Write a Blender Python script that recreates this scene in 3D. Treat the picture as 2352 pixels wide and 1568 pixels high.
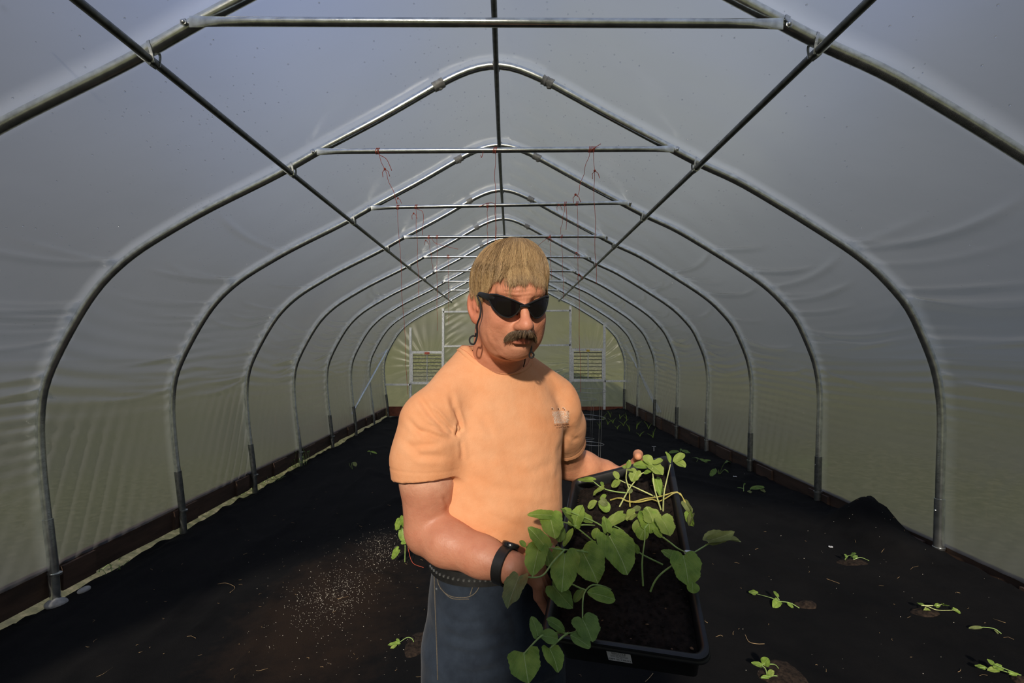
import bpy, math, random
import numpy as np
from mathutils import Vector, Matrix, noise
from mathutils.bvhtree import BVHTree
random.seed(7); RNG = np.random.default_rng(11)
for _o in list(bpy.data.objects): bpy.data.objects.remove(_o)
SC = bpy.context.scene; COL = SC.collection
# ------------------------------------------------ camera, sky, sun, exposure
F = 1164.0; VX, VY = 1170.0, 801.0; CZ = 1.58
cam = bpy.data.objects.new('camera', bpy.data.cameras.new('camera')); COL.objects.link(cam)
cam.location = (0, 0, CZ); cam.rotation_euler = (math.pi/2, 0, 0)
cam.data.sensor_width = 36.0; cam.data.lens = F/2352*36
cam.data.shift_x = (1176-VX)/2352; cam.data.shift_y = (VY-784)/2352
cam.data.clip_start = 0.02; cam.data.clip_end = 400
SC.camera = cam
SC.view_settings.view_transform = 'Standard'; SC.view_settings.look = 'None'
SC.view_settings.gamma = 1.0; SC.view_settings.exposure = 0.05
SC.view_settings.use_curve_mapping = False
SUN_EL, SUN_AZ = math.radians(25), math.radians(9)      # from behind the camera, a little to its left
sd = Vector((-math.sin(SUN_AZ)*math.cos(SUN_EL), -math.cos(SUN_AZ)*math.cos(SUN_EL), math.sin(SUN_EL)))
sun = bpy.data.objects.new('sun', bpy.data.lights.new('sun', 'SUN')); COL.objects.link(sun)
sun.rotation_euler = sd.to_track_quat('Z', 'Y').to_euler()
sun.data.energy = 3.55; sun.data.angle = math.radians(2.6); sun.data.color = (1.0, 0.89, 0.75)
wd = bpy.data.worlds.new('sky'); SC.world = wd; wd.use_nodes = True
wn = wd.node_tree; wn.nodes.clear()
def nd(t, typ, **kw):
    n = t.nodes.new(typ)
    for k, v in kw.items():
        if k in n.inputs: n.inputs[k].default_value = v
        else: setattr(n, k, v)
    return n
def ramp(t, fac, stops, interp='LINEAR'):
    r = t.nodes.new('ShaderNodeValToRGB'); r.color_ramp.interpolation = interp
    el = r.color_ramp.elements
    while len(el) < len(stops): el.new(0.5)
    for e, (p, c) in zip(el, stops):
        e.position = p; e.color = (*c, 1) if len(c) == 3 else c
    t.links.new(fac, r.inputs[0]); return r.outputs[0]
def mixc(t, fac, a, b, mode='MIX'):
    m = t.nodes.new('ShaderNodeMix'); m.data_type = 'RGBA'; m.blend_type = mode; m.clamp_factor = True
    for s, v in ((m.inputs[0], fac), (m.inputs[6], a), (m.inputs[7], b)):
        if hasattr(v, 'is_output'): t.links.new(v, s)
        elif isinstance(v, (tuple, list)): s.default_value = (*v, 1) if len(v) == 3 else v
        else: s.default_value = v
    return m.outputs[2]
def mth(t, op, a, b=None, c=None):
    m = t.nodes.new('ShaderNodeMath'); m.operation = op
    for i, v in enumerate((a, b, c)):
        if v is None: continue
        if hasattr(v, 'is_output'): t.links.new(v, m.inputs[i])
        else: m.inputs[i].default_value = v
    return m.outputs[0]
def sky_nodes():
    t = wn; L = t.links.new
    tc = nd(t, 'ShaderNodeTexCoord'); sp = nd(t, 'ShaderNodeSeparateXYZ'); L(tc.outputs['Generated'], sp.inputs[0])
    nz = nd(t, 'ShaderNodeTexNoise', Scale=1.3, Detail=3.0, Roughness=0.45); L(tc.outputs['Generated'], nz.inputs['Vector'])
    grad = ramp(t, sp.outputs[2], [(0.0, (0.26, 0.26, 0.21)), (0.08, (0.27, 0.27, 0.25)), (0.26, (0.25, 0.26, 0.27)), (0.45, (0.40, 0.49, 0.74)), (0.62, (0.46, 0.60, 1.05)), (0.85, (0.30, 0.45, 1.0))])
    cl = ramp(t, nz.outputs['Fac'], [(0.40, (0, 0, 0)), (0.62, (1, 1, 1))])
    # cloud bank overhead in the middle, blue gaps to either side
    ax = mth(t, 'ABSOLUTE', sp.outputs[0]); band = ramp(t, ax, [(0.05, (0.55,)*3), (0.40, (0.0,)*3)])
    f = mth(t, 'MAXIMUM', mth(t, 'MULTIPLY', cl, 0.9), band)
    c = mixc(t, f, grad, mixc(t, ramp(t, sp.outputs[2], [(0.22, (0, 0, 0)), (0.5, (1, 1, 1))]), (0.25, 0.265, 0.25), (0.62, 0.66, 0.64)))
    c = mixc(t, ramp(t, ax, [(0.42, (0, 0, 0)), (0.80, (1, 1, 1))]), c, (0.17, 0.19, 0.22))
    bg = nd(t, 'ShaderNodeBackground'); L(c, bg.inputs[0]); bg.inputs[1].default_value = 0.85
    o = nd(t, 'ShaderNodeOutputWorld'); L(bg.outputs[0], o.inputs[0])
sky_nodes()
# ------------------------------------------------ helpers
def V(*a): return np.array(a, float)
def W(px, py, d): return V((px-VX)/F*d, d, CZ-(py-VY)/F*d)
def link(name, me, mat=None, parent=None, smooth=True):
    o = bpy.data.objects.new(name, me); COL.objects.link(o)
    if mat is not None:
        for m in (mat if isinstance(mat, (list, tuple)) else [mat]): me.materials.append(m)
    if smooth and len(me.polygons): me.polygons.foreach_set('use_smooth', [True]*len(me.polygons))
    if parent is not None:
        o.parent = parent; o.matrix_parent_inverse = parent.matrix_basis.inverted()
    return o
def mk(name, verts, faces, mat=None, parent=None, smooth=True, mi=None, uv=None, sharp=None):
    me = bpy.data.meshes.new(name)
    me.from_pydata([tuple(v) for v in verts], [], [tuple(int(i) for i in f) for f in faces]); 
    if mi is not None: me.polygons.foreach_set('material_index', mi)
    if uv is not None:
        l = me.uv_layers.new(name='UVMap'); idx = np.zeros(len(me.loops), int); me.loops.foreach_get('vertex_index', idx)
        l.data.foreach_set('uv', np.asarray(uv, float)[idx].ravel())
    o = link(name, me, mat, parent, smooth)
    if sharp is not None and smooth: me.set_sharp_from_angle(angle=math.radians(sharp))
    return o
def tag(o, label=None, cat=None, group=None, kind=None):
    if label: o['label'] = label
    if cat: o['category'] = cat
    if group: o['group'] = group
    if kind: o['kind'] = kind
    return o
def empty(name, loc, label, cat, group=None):
    o = bpy.data.objects.new(name, None); COL.objects.link(o); o.location = tuple(loc); o.empty_display_size = 0.05
    return tag(o, label, cat, group)
class MB:
    """collects shapes of one part into one mesh"""
    def __init__(s): s.v = []; s.f = []; s.m = []; s.u = []
    def add(s, v, f, mi=0, uv=None):
        b = len(s.v); s.v += [tuple(map(float, p)) for p in v]; s.f += [tuple(int(i)+b for i in q) for q in f]; s.m += [mi]*len(f)
        s.u += [tuple(p) for p in uv] if uv is not None else [(0.0, 0.0)]*len(v)
        return s
    def box(s, c, size, R=None, mi=0):
        c = np.array(c, float); h = np.array(size, float)/2
        p = np.array([[x, y, z] for x in (-1, 1) for y in (-1, 1) for z in (-1, 1)])*h
        if R is not None: p = p @ np.array(R).T
        return s.add(p+c, [(0, 1, 3, 2), (4, 6, 7, 5), (0, 4, 5, 1), (2, 3, 7, 6), (0, 2, 6, 4), (1, 5, 7, 3)], mi)
    def bar(s, a, b, w, h, up=(0, 0, 1), mi=0):
        a, b = np.array(a, float), np.array(b, float); d = b-a; L = np.linalg.norm(d); d /= L
        x = np.cross(d, up); 
        if np.linalg.norm(x) < 1e-6: x = np.array([1.0, 0, 0])
        x /= np.linalg.norm(x); y = np.cross(x, d)
        return s.box((a+b)/2, (w, L, h), np.array([x, d, y]).T, mi)
    def tube(s, pts, r, n=10, mi=0, cap=True, sq=None):
        P = np.array(pts, float); m = len(P); r = np.broadcast_to(np.array(r, float), (m,)) if np.ndim(r) < 2 else r
        T = np.gradient(P, axis=0); T /= np.linalg.norm(T, axis=1)[:, None]+1e-12
        up = np.array([0, 0, 1.0]) if abs(T[0][2]) < 0.9 else np.array([1.0, 0, 0])
        N = np.cross(T[0], up); N /= np.linalg.norm(N); vs = []; uv = []
        acc = np.r_[0, np.cumsum(np.linalg.norm(np.diff(P, axis=0), axis=1))]
        for i in range(m):
            N = N-T[i]*np.dot(N, T[i]); N /= np.linalg.norm(N); B = np.cross(T[i], N)
            for k in range(n):
                a = 2*math.pi*k/n; vs.append(P[i]+r[i]*(math.cos(a)*N+math.sin(a)*B)); uv.append((k/n, acc[i]))
        fs = [(i*n+k, i*n+(k+1) % n, (i+1)*n+(k+1) % n, (i+1)*n+k) for i in range(m-1) for k in range(n)]
        if cap: fs += [tuple(range(n))[::-1], tuple(range((m-1)*n, m*n))]
        return s.add(vs, fs, mi, uv)
    def ball(s, c, r, n=8, mi=0, sc=(1, 1, 1)):
        vs = []; rows = n//2+1
        for i in range(rows):
            t = math.pi*i/(rows-1)
            for k in range(n):
                a = 2*math.pi*k/n
                vs.append((c[0]+r*sc[0]*math.sin(t)*math.cos(a), c[1]+r*sc[1]*math.sin(t)*math.sin(a), c[2]+r*sc[2]*math.cos(t)))
        fs = [(i*n+k, (i+1)*n+k, (i+1)*n+(k+1) % n, i*n+(k+1) % n) for i in range(rows-1) for k in range(n)]
        return s.add(vs, fs, mi)
    def build(s, name, mat, parent=None, smooth=True, sharp=40):
        return mk(name, s.v, s.f, mat, parent, smooth, s.m, s.u, sharp)
def crom(pts, n):
    """catmull-rom through pts, n samples evenly along its length"""
    P = np.array(pts, float)
    if len(P) == 2: return P[0]+(P[1]-P[0])*np.linspace(0, 1, n)[:, None]
    Q = np.vstack([2*P[0]-P[1], P, 2*P[-1]-P[-2]]); out = []
    for i in range(1, len(Q)-2):
        t = np.linspace(0, 1, 16, endpoint=False)[:, None]; a, b, c, d = Q[i-1], Q[i], Q[i+1], Q[i+2]
        out.append(0.5*((2*b)+(c-a)*t+(2*a-5*b+4*c-d)*t*t+(3*b-a-3*c+d)*t**3))
    out = np.vstack(out+[P[-1:]]); s = np.r_[0, np.cumsum(np.linalg.norm(np.diff(out, axis=0), axis=1))]
    g = np.linspace(0, s[-1], n)
    return np.stack([np.interp(g, s, out[:, k]) for k in range(P.shape[1])], 1)
def copy_tree(o, parent=None):
    c = o.copy(); COL.objects.link(c)
    if parent is not None: c.parent = parent
    for ch in list(o.children): copy_tree(ch, c)
    return c
# ------------------------------------------------ materials
def material(name):
    m = bpy.data.materials.new(name); m.use_nodes = True; t = m.node_tree; t.nodes.clear()
    o = t.nodes.new('ShaderNodeOutputMaterial'); return m, t, o
def pbr(name, color, rough=0.5, metal=0.0, var=0.15, vscale=20.0, bump=0.0, bscale=80.0, spec=0.5, color2=None, coord='Object', sss=0.0, sheen=0.0, detail=4.0, stretch=None):
    m, t, o = material(name); L = t.links.new
    b = nd(t, 'ShaderNodeBsdfPrincipled'); L(b.outputs[0], o.inputs[0])
    tc = nd(t, 'ShaderNodeTexCoord'); vec = tc.outputs[coord]
    if stretch:
        mp = nd(t, 'ShaderNodeMapping'); mp.inputs['Scale'].default_value = stretch; L(vec, mp.inputs[0]); vec = mp.outputs[0]
    n = nd(t, 'ShaderNodeTexNoise', Scale=vscale, Detail=detail, Roughness=0.55); L(vec, n.inputs['Vector'])
    c2 = color2 or tuple(c*(1-var) for c in color); c1 = color if color2 else tuple(min(1, c*(1+var)) for c in color)
    L(ramp(t, n.outputs['Fac'], [(0.35, c2), (0.65, c1)]), b.inputs['Base Color'])
    b.inputs['Roughness'].default_value = rough; b.inputs['Metallic'].default_value = metal
    b.inputs['Specular IOR Level'].default_value = spec
    if sss: b.inputs['Subsurface Weight'].default_value = sss; b.inputs['Subsurface Radius'].default_value = (0.012, 0.004, 0.002); b.inputs['Subsurface Scale'].default_value = 1.0
    if sheen: b.inputs['Sheen Weight'].default_value = sheen
    if bump:
        n2 = nd(t, 'ShaderNodeTexNoise', Scale=bscale, Detail=3.0); L(vec, n2.inputs['Vector'])
        bp = nd(t, 'ShaderNodeBump', Strength=bump, Distance=0.002); L(n2.outputs['Fac'], bp.inputs['Height']); L(bp.outputs[0], b.inputs['Normal'])
    return m
M = {}
M['steel'] = pbr('galvanized_steel', (0.74, 0.77, 0.74), 0.22, 0.92, 0.2, 30, bump=0.15, bscale=120)
M['steel_dark'] = pbr('weathered_steel', (0.20, 0.21, 0.20), 0.42, 0.9, 0.25, 30, bump=0.15, bscale=120)
M['zinc'] = pbr('zinc_strap', (0.62, 0.64, 0.63), 0.28, 0.95, 0.15, 60)
M['tape'] = pbr('grey_tape', (0.30, 0.30, 0.28), 0.45, 0.1, 0.25, 60, bump=0.5, bscale=150)
M['board'] = pbr('old_board', (0.065, 0.036, 0.022), 0.8, 0, 0.4, 12, bump=0.5, bscale=60, stretch=(1, 0.15, 1))
M['redboard'] = pbr('red_board', (0.16, 0.045, 0.022), 0.8, 0, 0.3, 12, bump=0.4, bscale=60)
M['twine'] = pbr('red_twine', (0.50, 0.085, 0.045), 0.8, 0, 0.2, 200)
M['wire'] = pbr('cage_wire', (0.5, 0.5, 0.5), 0.35, 0.9, 0.1, 60)
M['darkslat'] = pbr('louvre_slat', (0.04, 0.045, 0.045), 0.4, 0.5, 0.2, 30)
M['stone'] = pbr('pale_stone', (0.35, 0.35, 0.34), 0.8, 0, 0.2, 30, bump=0.5)
M['white'] = pbr('white_plastic', (0.8, 0.82, 0.85), 0.4, 0, 0.04, 60)
M['soil'] = pbr('potting_soil', (0.018, 0.012, 0.009), 0.95, 0, 0.3, 90, bump=1.0, bscale=220, color2=(0.006, 0.004, 0.003), spec=0.2)
M['soil_brown'] = pbr('brown_soil', (0.045, 0.030, 0.020), 0.95, 0, 0.3, 60, bump=1.0, bscale=120, color2=(0.012, 0.008, 0.006), spec=0.2)
def film_mat(name, w_trans, w_refr, w_clear, tint, rtint, rough=0.55, ior=1.14, gloss=1.0, tcol=(0.9, 0.9, 0.9), stain=False):
    """thin milky poly: part scatters, part lets a blurred view through, a little is clear"""
    m, t, o = material(name); L = t.links.new
    tc = nd(t, 'ShaderNodeTexCoord')
    n = nd(t, 'ShaderNodeTexNoise', Scale=1.6, Detail=2.0); L(tc.outputs['Object'], n.inputs['Vector'])
    n3 = nd(t, 'ShaderNodeTexNoise', Scale=7.0, Detail=3.0); L(tc.outputs['Object'], n3.inputs['Vector'])
    bp = nd(t, 'ShaderNodeBump', Strength=0.25, Distance=0.01); L(n3.outputs['Fac'], bp.inputs['Height'])
    tr = nd(t, 'ShaderNodeBsdfTranslucent'); L(bp.outputs[0], tr.inputs['Normal'])
    df = nd(t, 'ShaderNodeBsdfDiffuse'); L(bp.outputs[0], df.inputs['Normal'])
    c = ramp(t, n.outputs['Fac'], [(0.3, tuple(x*0.88 for x in tint)), (0.7, tint)]); 
    if stain:                                            # mildew and splashed soil low on the sheet
        sp = nd(t, 'ShaderNodeSeparateXYZ'); L(tc.outputs['Object'], sp.inputs[0]); ns = nd(t, 'ShaderNodeTexNoise', Scale=6.0, Detail=8.0, Roughness=0.75); L(tc.outputs['Object'], ns.inputs['Vector'])
        k = mth(t, 'MULTIPLY', ramp(t, ns.outputs['Fac'], [(.60, (0, 0, 0)), (.74, (1, 1, 1))]), ramp(t, mth(t, 'DIVIDE', sp.outputs[2], 3.0), [(.10, (.8,)*3), (.50, (0, 0, 0))]))
        c = mixc(t, k, c, (.10, .08, .045))
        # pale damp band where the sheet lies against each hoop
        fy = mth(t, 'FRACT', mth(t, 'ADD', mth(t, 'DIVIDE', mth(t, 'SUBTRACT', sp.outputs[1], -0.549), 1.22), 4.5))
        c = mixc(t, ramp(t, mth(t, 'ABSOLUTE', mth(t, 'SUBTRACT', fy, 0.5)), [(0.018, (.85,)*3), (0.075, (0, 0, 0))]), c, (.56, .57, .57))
    L(c, tr.inputs[0]); L(c, df.inputs[0])
    mm = nd(t, 'ShaderNodeMixShader'); mm.inputs[0].default_value = 0.3; L(tr.outputs[0], mm.inputs[1]); L(df.outputs[0], mm.inputs[2])
    rf = nd(t, 'ShaderNodeBsdfRefraction', IOR=ior, Roughness=rough); rf.inputs[0].default_value = (*rtint, 1); L(bp.outputs[0], rf.inputs['Normal'])
    m1 = nd(t, 'ShaderNodeMixShader'); m1.inputs[0].default_value = w_refr/(w_trans+w_refr); L(mm.outputs[0], m1.inputs[1]); L(rf.outputs[0], m1.inputs[2])
    tp = nd(t, 'ShaderNodeBsdfTransparent'); tp.inputs[0].default_value = (*tcol, 1)
    m2 = nd(t, 'ShaderNodeMixShader'); m2.inputs[0].default_value = w_clear; L(m1.outputs[0], m2.inputs[1]); L(tp.outputs[0], m2.inputs[2])
    gl = nd(t, 'ShaderNodeBsdfGlossy'); gl.inputs['Roughness'].default_value = 0.25; gl.inputs[0].default_value = (0.9, 0.9, 0.9, 1); L(bp.outputs[0], gl.inputs['Normal'])
    fr = nd(t, 'ShaderNodeFresnel', IOR=1.35); m3 = nd(t, 'ShaderNodeMixShader')
    L(mth(t, 'MULTIPLY', fr.outputs[0], gloss), m3.inputs[0]); L(m2.outputs[0], m3.inputs[1]); L(gl.outputs[0], m3.inputs[2])
    L(m3.outputs[0], o.inputs[0]); return m
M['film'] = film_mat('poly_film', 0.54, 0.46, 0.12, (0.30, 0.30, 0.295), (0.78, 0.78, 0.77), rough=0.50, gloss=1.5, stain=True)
M['endfilm'] = film_mat('end_wall_film', 0.40, 0.40, 0.35, (0.62, 0.61, 0.45), (0.95, 0.95, 0.80), rough=0.35, gloss=3.0, tcol=(0.95, 0.95, 0.80))
def grass_mat():
    m, t, o = material('mown_grass'); L = t.links.new
    b = nd(t, 'ShaderNodeBsdfDiffuse'); L(b.outputs[0], o.inputs[0]); tc = nd(t, 'ShaderNodeTexCoord')
    n1 = nd(t, 'ShaderNodeTexNoise', Scale=14.0, Detail=5.0, Roughness=0.7); L(tc.outputs['Object'], n1.inputs['Vector'])
    n2 = nd(t, 'ShaderNodeTexNoise', Scale=0.25, Detail=2.0); L(tc.outputs['Object'], n2.inputs['Vector'])
    c1 = ramp(t, n1.outputs['Fac'], [(0.3, (0.05, 0.06, 0.025)), (0.5, (0.16, 0.165, 0.07)), (0.7, (0.40, 0.35, 0.20))])
    L(mixc(t, ramp(t, n2.outputs['Fac'], [(0.4, (0, 0, 0)), (0.6, (0.6,)*3)]), c1, (0.155, 0.15, 0.115)), b.inputs[0]); return m
M['grass'] = grass_mat()
def floor_mat():
    m, t, o = material('black_ground_cloth'); L = t.links.new
    b = nd(t, 'ShaderNodeBsdfPrincipled'); L(b.outputs[0], o.inputs[0]); tc = nd(t, 'ShaderNodeTexCoord')
    n1 = nd(t, 'ShaderNodeTexNoise', Scale=2.5, Detail=6.0, Roughness=0.65); L(tc.outputs['Object'], n1.inputs['Vector'])
    n2 = nd(t, 'ShaderNodeTexNoise', Scale=160.0, Detail=2.0); L(tc.outputs['Object'], n2.inputs['Vector'])
    base = ramp(t, n1.outputs['Fac'], [(0.35, (0.004, 0.004, 0.0043)), (0.7, (0.0085, 0.008, 0.0078))])
    # dried soil trodden over the cloth beside the man
    sp = nd(t, 'ShaderNodeSeparateXYZ'); L(tc.outputs['Object'], sp.inputs[0])
    mp = nd(t, 'ShaderNodeMapping'); mp.vector_type = 'POINT'; mp.inputs['Location'].default_value = (0.85*1.0, -3.05*0.55, 0); mp.inputs['Scale'].default_value = (1.35, 0.62, 0.0)
    mp.inputs['Location'].default_value = (1.02*1.35, -2.95*0.62, 0)
    L(tc.outputs['Object'], mp.inputs[0]); ln = nd(t, 'ShaderNodeVectorMath', operation='LENGTH'); L(mp.outputs[0], ln.inputs[0])
    n3 = nd(t, 'ShaderNodeTexNoise', Scale=5.0, Detail=6.0, Roughness=0.7); L(tc.outputs['Object'], n3.inputs['Vector'])
    k = mth(t, 'SUBTRACT', mth(t, 'ADD', n3.outputs['Fac'], 0.25), ln.outputs['Value'])
    k = ramp(t, k, [(0.0, (0, 0, 0)), (0.5, (1, 1, 1))])
    L(mixc(t, k, base, (0.024, 0.015, 0.010)), b.inputs['Base Color'])
    b.inputs['Roughness'].default_value = 0.9; b.inputs['Specular IOR Level'].default_value = 0.12
    bp = nd(t, 'ShaderNodeBump', Strength=0.4, Distance=0.003); L(n2.outputs['Fac'], bp.inputs['Height']); L(bp.outputs[0], b.inputs['Normal'])
    return m
M['floor'] = floor_mat()
# ------------------------------------------------ the tunnel
SP = 1.22; RK = [(1.55+k)*SP for k in range(-2, 9)]          # hoop distances along y, RK[2] is the nearest one in view
PXM = 374.2
_L = [(128,1392),(122,1300),(111,1205),(101,1121),(94,1037),(92,968),(101,891),(130,819),(179,728),(223,662),(271,612),(319,574),(383,534),(478,480),(638,400),(735,345),(880,268),(1010,193),(1060,168),(1100,154),(1137,149)]
_R = [(1137,149),(1175,153),(1215,168),(1262,190),(1400,266),(1545,343),(1612,378),(1696,416),(1792,472),(1876,524),(1944,568),(2000,610),(2046,656),(2088,706),(2111,754),(2131,800),(2149,850),(2161,920),(2163,984),(2161,1045),(2158,1160),(2156,1262)]
prof_px = _L+_R[1:]
PROF = np.array([((x-VX)/PXM, CZ-(y-VY)/PXM) for x, y in prof_px])
PROF = crom(PROF, 420)
for _ in range(12): PROF[1:-1] = PROF[1:-1]*0.5+(PROF[:-2]+PROF[2:])*0.25
def zright(y): return float(np.interp(y, [3.0, 4.3, 5.3, 6.8, 8.0, 11.6], [0.33, 0.28, 0.25, 0.20, 0.17, 0.20]))
def zfloor(x, y):
    a = (x+2.8)/5.44
    return 0.015*(1-a)+zright(y)*max(0, a)**1.3 if a > 0 else 0.015
XL, XR = -2.80, 2.64; YB = RK[-1]; YF = RK[0]-0.35
CREASES = []
# ---- film skin
def film():
    P = PROF; keep = [i for i, (x, z) in enumerate(P) if not ((x < 0 and z < 0.22) or (x > 0 and z < 0.366))]
    P = P[keep[0]:keep[-1]+1]; P = crom(P[::6], 660)
    T = np.gradient(P, axis=0); T /= np.linalg.norm(T, axis=1)[:, None]; Nn = np.stack([-T[:, 1], T[:, 0]], 1)
    ys = np.arange(YF, YB+0.001, 0.0305); ys[-1] = YB
    X, Y = np.meshgrid(P[:, 0], ys, indexing='ij'); Z = np.meshgrid(P[:, 1], ys, indexing='ij')[0]
    bay = (Y-RK[0])/SP; kb = np.floor(bay).astype(int); v = bay-kb           # v: 0 near hoop, 1 far hoop
    h = Z-CZ; side = np.where(X < 0, 0, 1); off = np.full(X.shape, 0.030)
    off -= 0.016*(4*v*(1-v))**0.8*np.clip((1.75-np.abs(h))/1.0, 0, 1)
    rr = np.random.default_rng(5)
    for b in range(-1, 11):
        for s in (0, 1):
            mk_ = (kb == b) & (side == s)
            if not mk_.any(): continue
            hv, vv = h[mk_], v[mk_]; d = np.zeros(hv.shape)
            for q in range(12):                                                # thin horizontal creases that sag between two hoops
                h0 = rr.uniform(-0.35, 0.85); a = rr.uniform(-0.12, 0.05); sg = rr.uniform(0.02, 0.10); wd_ = rr.uniform(0.012, 0.020)
                line = h0+a*(vv-0.5)-sg*4*vv*(1-vv); e = np.clip((vv-rr.uniform(0, 0.5))*4, 0, 1)
                d += rr.uniform(0.007, 0.016)*np.exp(-((hv-line)/wd_)**2)*e; CREASES.append((b, s, h0, a, sg))
            am = rr.uniform(0.4, 1.0); ph = rr.uniform(0, 6); fan = rr.uniform(0.3, 1.2)*(1 if s else -1)*rr.choice([-1, 1])
            env = np.exp(-((hv+0.25+0.15*rr.normal())/0.38)**2)*(0.25+0.75*np.exp(-3*np.minimum(vv, 1-vv)))
            fq = rr.uniform(9, 15)
            d += 0.011*am*env*np.sin(2*math.pi*(hv*fq+fan*1.6*np.exp(-2.2*vv)*(1+hv))+ph)
            # pull lines running down to the foot of the hoop
            env2 = np.clip((-0.30-hv)/0.3, 0, 1)*np.exp(-((vv-rr.uniform(0.2, 0.9))/0.4)**2)
            d += 0.006*rr.uniform(0.1, 1)*env2*np.sin(2*math.pi*(vv*9+hv*rr.uniform(2, 5)*(1 if s else -1))+ph)
            # roof stretch lines
            env3 = np.clip((hv-0.75)/0.3, 0, 1)
            d += 0.002*env3*(1.6 if s else 0.6)*np.sin(2*math.pi*(vv*3.2+hv*1.1+0.3*np.sin(hv*7))+ph)
            off[mk_] += d
    PX = X+Nn[:, 0][:, None]*off; PZ = Z+Nn[:, 1][:, None]*off
    n, m = X.shape; vs = np.stack([PX, Y, PZ], -1)
    # analytic normals keep the shading seamless across the three sheets
    du = np.gradient(vs, axis=0); dv = np.gradient(vs, axis=1); nn = np.cross(dv, du); nn /= np.linalg.norm(nn, axis=2)[:, :, None]
    ia = int(np.argmax(P[:, 1] > CZ+0.75)); ib = n-1-int(np.argmax(P[::-1, 1] > CZ+0.75))
    for name, a, b in (('wall_left', 0, ia), ('ceiling', ia, ib), ('wall_right', ib, n-1)):
        g = vs[a:b+1]; r = b+1-a; I = np.arange(r*m).reshape(r, m)
        fs = np.stack([I[:-1, :-1], I[:-1, 1:], I[1:, 1:], I[1:, :-1]], -1).reshape(-1, 4)
        me = bpy.data.meshes.new(name); me.vertices.add(r*m); me.vertices.foreach_set('co', g.reshape(-1))
        me.loops.add(fs.size); me.loops.foreach_set('vertex_index', fs.ravel()); me.polygons.add(len(fs))
        me.polygons.foreach_set('loop_start', np.arange(0, fs.size, 4)); me.update(calc_edges=True)
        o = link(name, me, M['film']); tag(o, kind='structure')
        me.normals_split_custom_set_from_vertices(nn[a:b+1].reshape(-1, 3))
    return vs, nn
FV, FN = film()
# ---- water beads hanging under the film
def beads():
    mb = MB(); n, m, _ = FV.shape; rr = random.Random(3); cl = []
    for c in range(26):
        cl.append((rr.randrange(120, n-120), rr.randrange(int(m*0.1), int(m*0.45)), rr.uniform(4, 34)))
    cnt = 0
    lim = len(CREASES)
    while cnt < 4600:
        if rr.random() < 0.30 and lim:                     # strung along the creases
            b_, s_, h0, a_, sg = CREASES[rr.randrange(min(lim, 110))]; vv = rr.random(); hh = CZ+h0+a_*(vv-.5)-sg*4*vv*(1-vv)+rr.gauss(0, .003); j = int((RK[0]+(b_+vv)*SP-YF)/.0305)
            if not 0 <= j < m: continue
            col = FV[:, j, 2]; half = n//2; i = int(np.argmin(np.abs(col[:half]-hh))) if s_ == 0 else half+int(np.argmin(np.abs(col[half:]-hh)))
            p = FV[i, j].copy(); p[1] += rr.uniform(0, .03); p[0] += .004 if s_ == 0 else -.004; mb.ball(p, rr.uniform(.0010, .0022), 6); cnt += 1; continue
        if rr.random() < 0.55:
            c = rr.choice(cl); i = int(c[0]+rr.gauss(0, c[2])); j = int(c[1]+rr.gauss(0, c[2]*0.5))
        else: i = rr.randrange(110, n-110); j = rr.randrange(int(m*0.10), int(m*0.62))
        if not (0 <= i < n-1 and 0 <= j < m-1): continue
        a, b = rr.random(), rr.random(); p = FV[i, j]*(1-a)*(1-b)+FV[i+1, j]*a*(1-b)+FV[i, j+1]*(1-a)*b+FV[i+1, j+1]*a*b
        r = rr.choice([0.0016, 0.0022, 0.0030, 0.0040])*(1.0 if p[1] < 4 else 0.9)
        mb.ball(p-np.array([0, 0, r*0.6]), r, 6); cnt += 1
    o = mb.build('water_beads', M['bead'], sharp=None)
    tag(o, 'clear condensation beads hanging all over the underside of the plastic roof', 'water droplets', kind='stuff')
M['bead'], _t, _o = material('water_bead')
_g = nd(_t, 'ShaderNodeBsdfGlass', IOR=1.33, Roughness=0.0); _t.links.new(_g.outputs[0], _o.inputs[0])
beads()
# ---- hoops
ORD = ['', '', 'nearest', 'second', 'third', 'fourth', 'fifth', 'sixth', 'seventh', 'eighth', 'last']
def clampmesh(c, t1, r1, r2, down):
    """sprung steel strap: loop over the hoop, crossed legs around the purlin"""
    mb = MB(); c = np.array(c, float); t1 = np.array(t1)/np.linalg.norm(t1); up = np.cross(t1, [0, 1, 0]); up /= np.linalg.norm(up)
    if up[2] < 0: up = -up
    for s in (-1, 1):
        pts = []
        for a in np.linspace(0, math.pi, 9):      # round the hoop, in the plane of y and up
            pts.append(c+up*(r1+0.002)*math.sin(a)*1.0+np.array([0, 1, 0])*(r1+0.003)*math.cos(a)+t1*s*0.028*1.0)
        lo = [c-up*(r1+2*r2+0.006)+t1*s*0.006+np.array([0, q, 0]) for q in (r1*0.7, -r1*0.7)]
        path = [lo[0], c-up*(r1*0.9)+np.array([0, r1*1.15, 0])+t1*s*0.024]+pts+[c-up*(r1*0.9)+np.array([0, -r1*1.15, 0])+t1*s*0.024, lo[1]]
        path = crom(path, 22)
        for i in range(len(path)-1): mb.bar(path[i], path[i+1], 0.0018, 0.010, up=t1 if abs(np.dot(t1, path[i+1]-path[i])) < 0.9*np.linalg.norm(path[i+1]-path[i]) else up)
    return mb
def near_i(x, side):
    idx = [i for i in range(len(PROF)) if (PROF[i][0] < -0.09) == (side < 0) and PROF[i][1] > CZ-0.2]
    return min(idx, key=lambda i: abs(PROF[i][0]-x))
PUR = [(-1.352, -1), (1.17, 1)]
R_H, R_P, R_C = 0.0235, 0.0155, 0.0160
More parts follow.
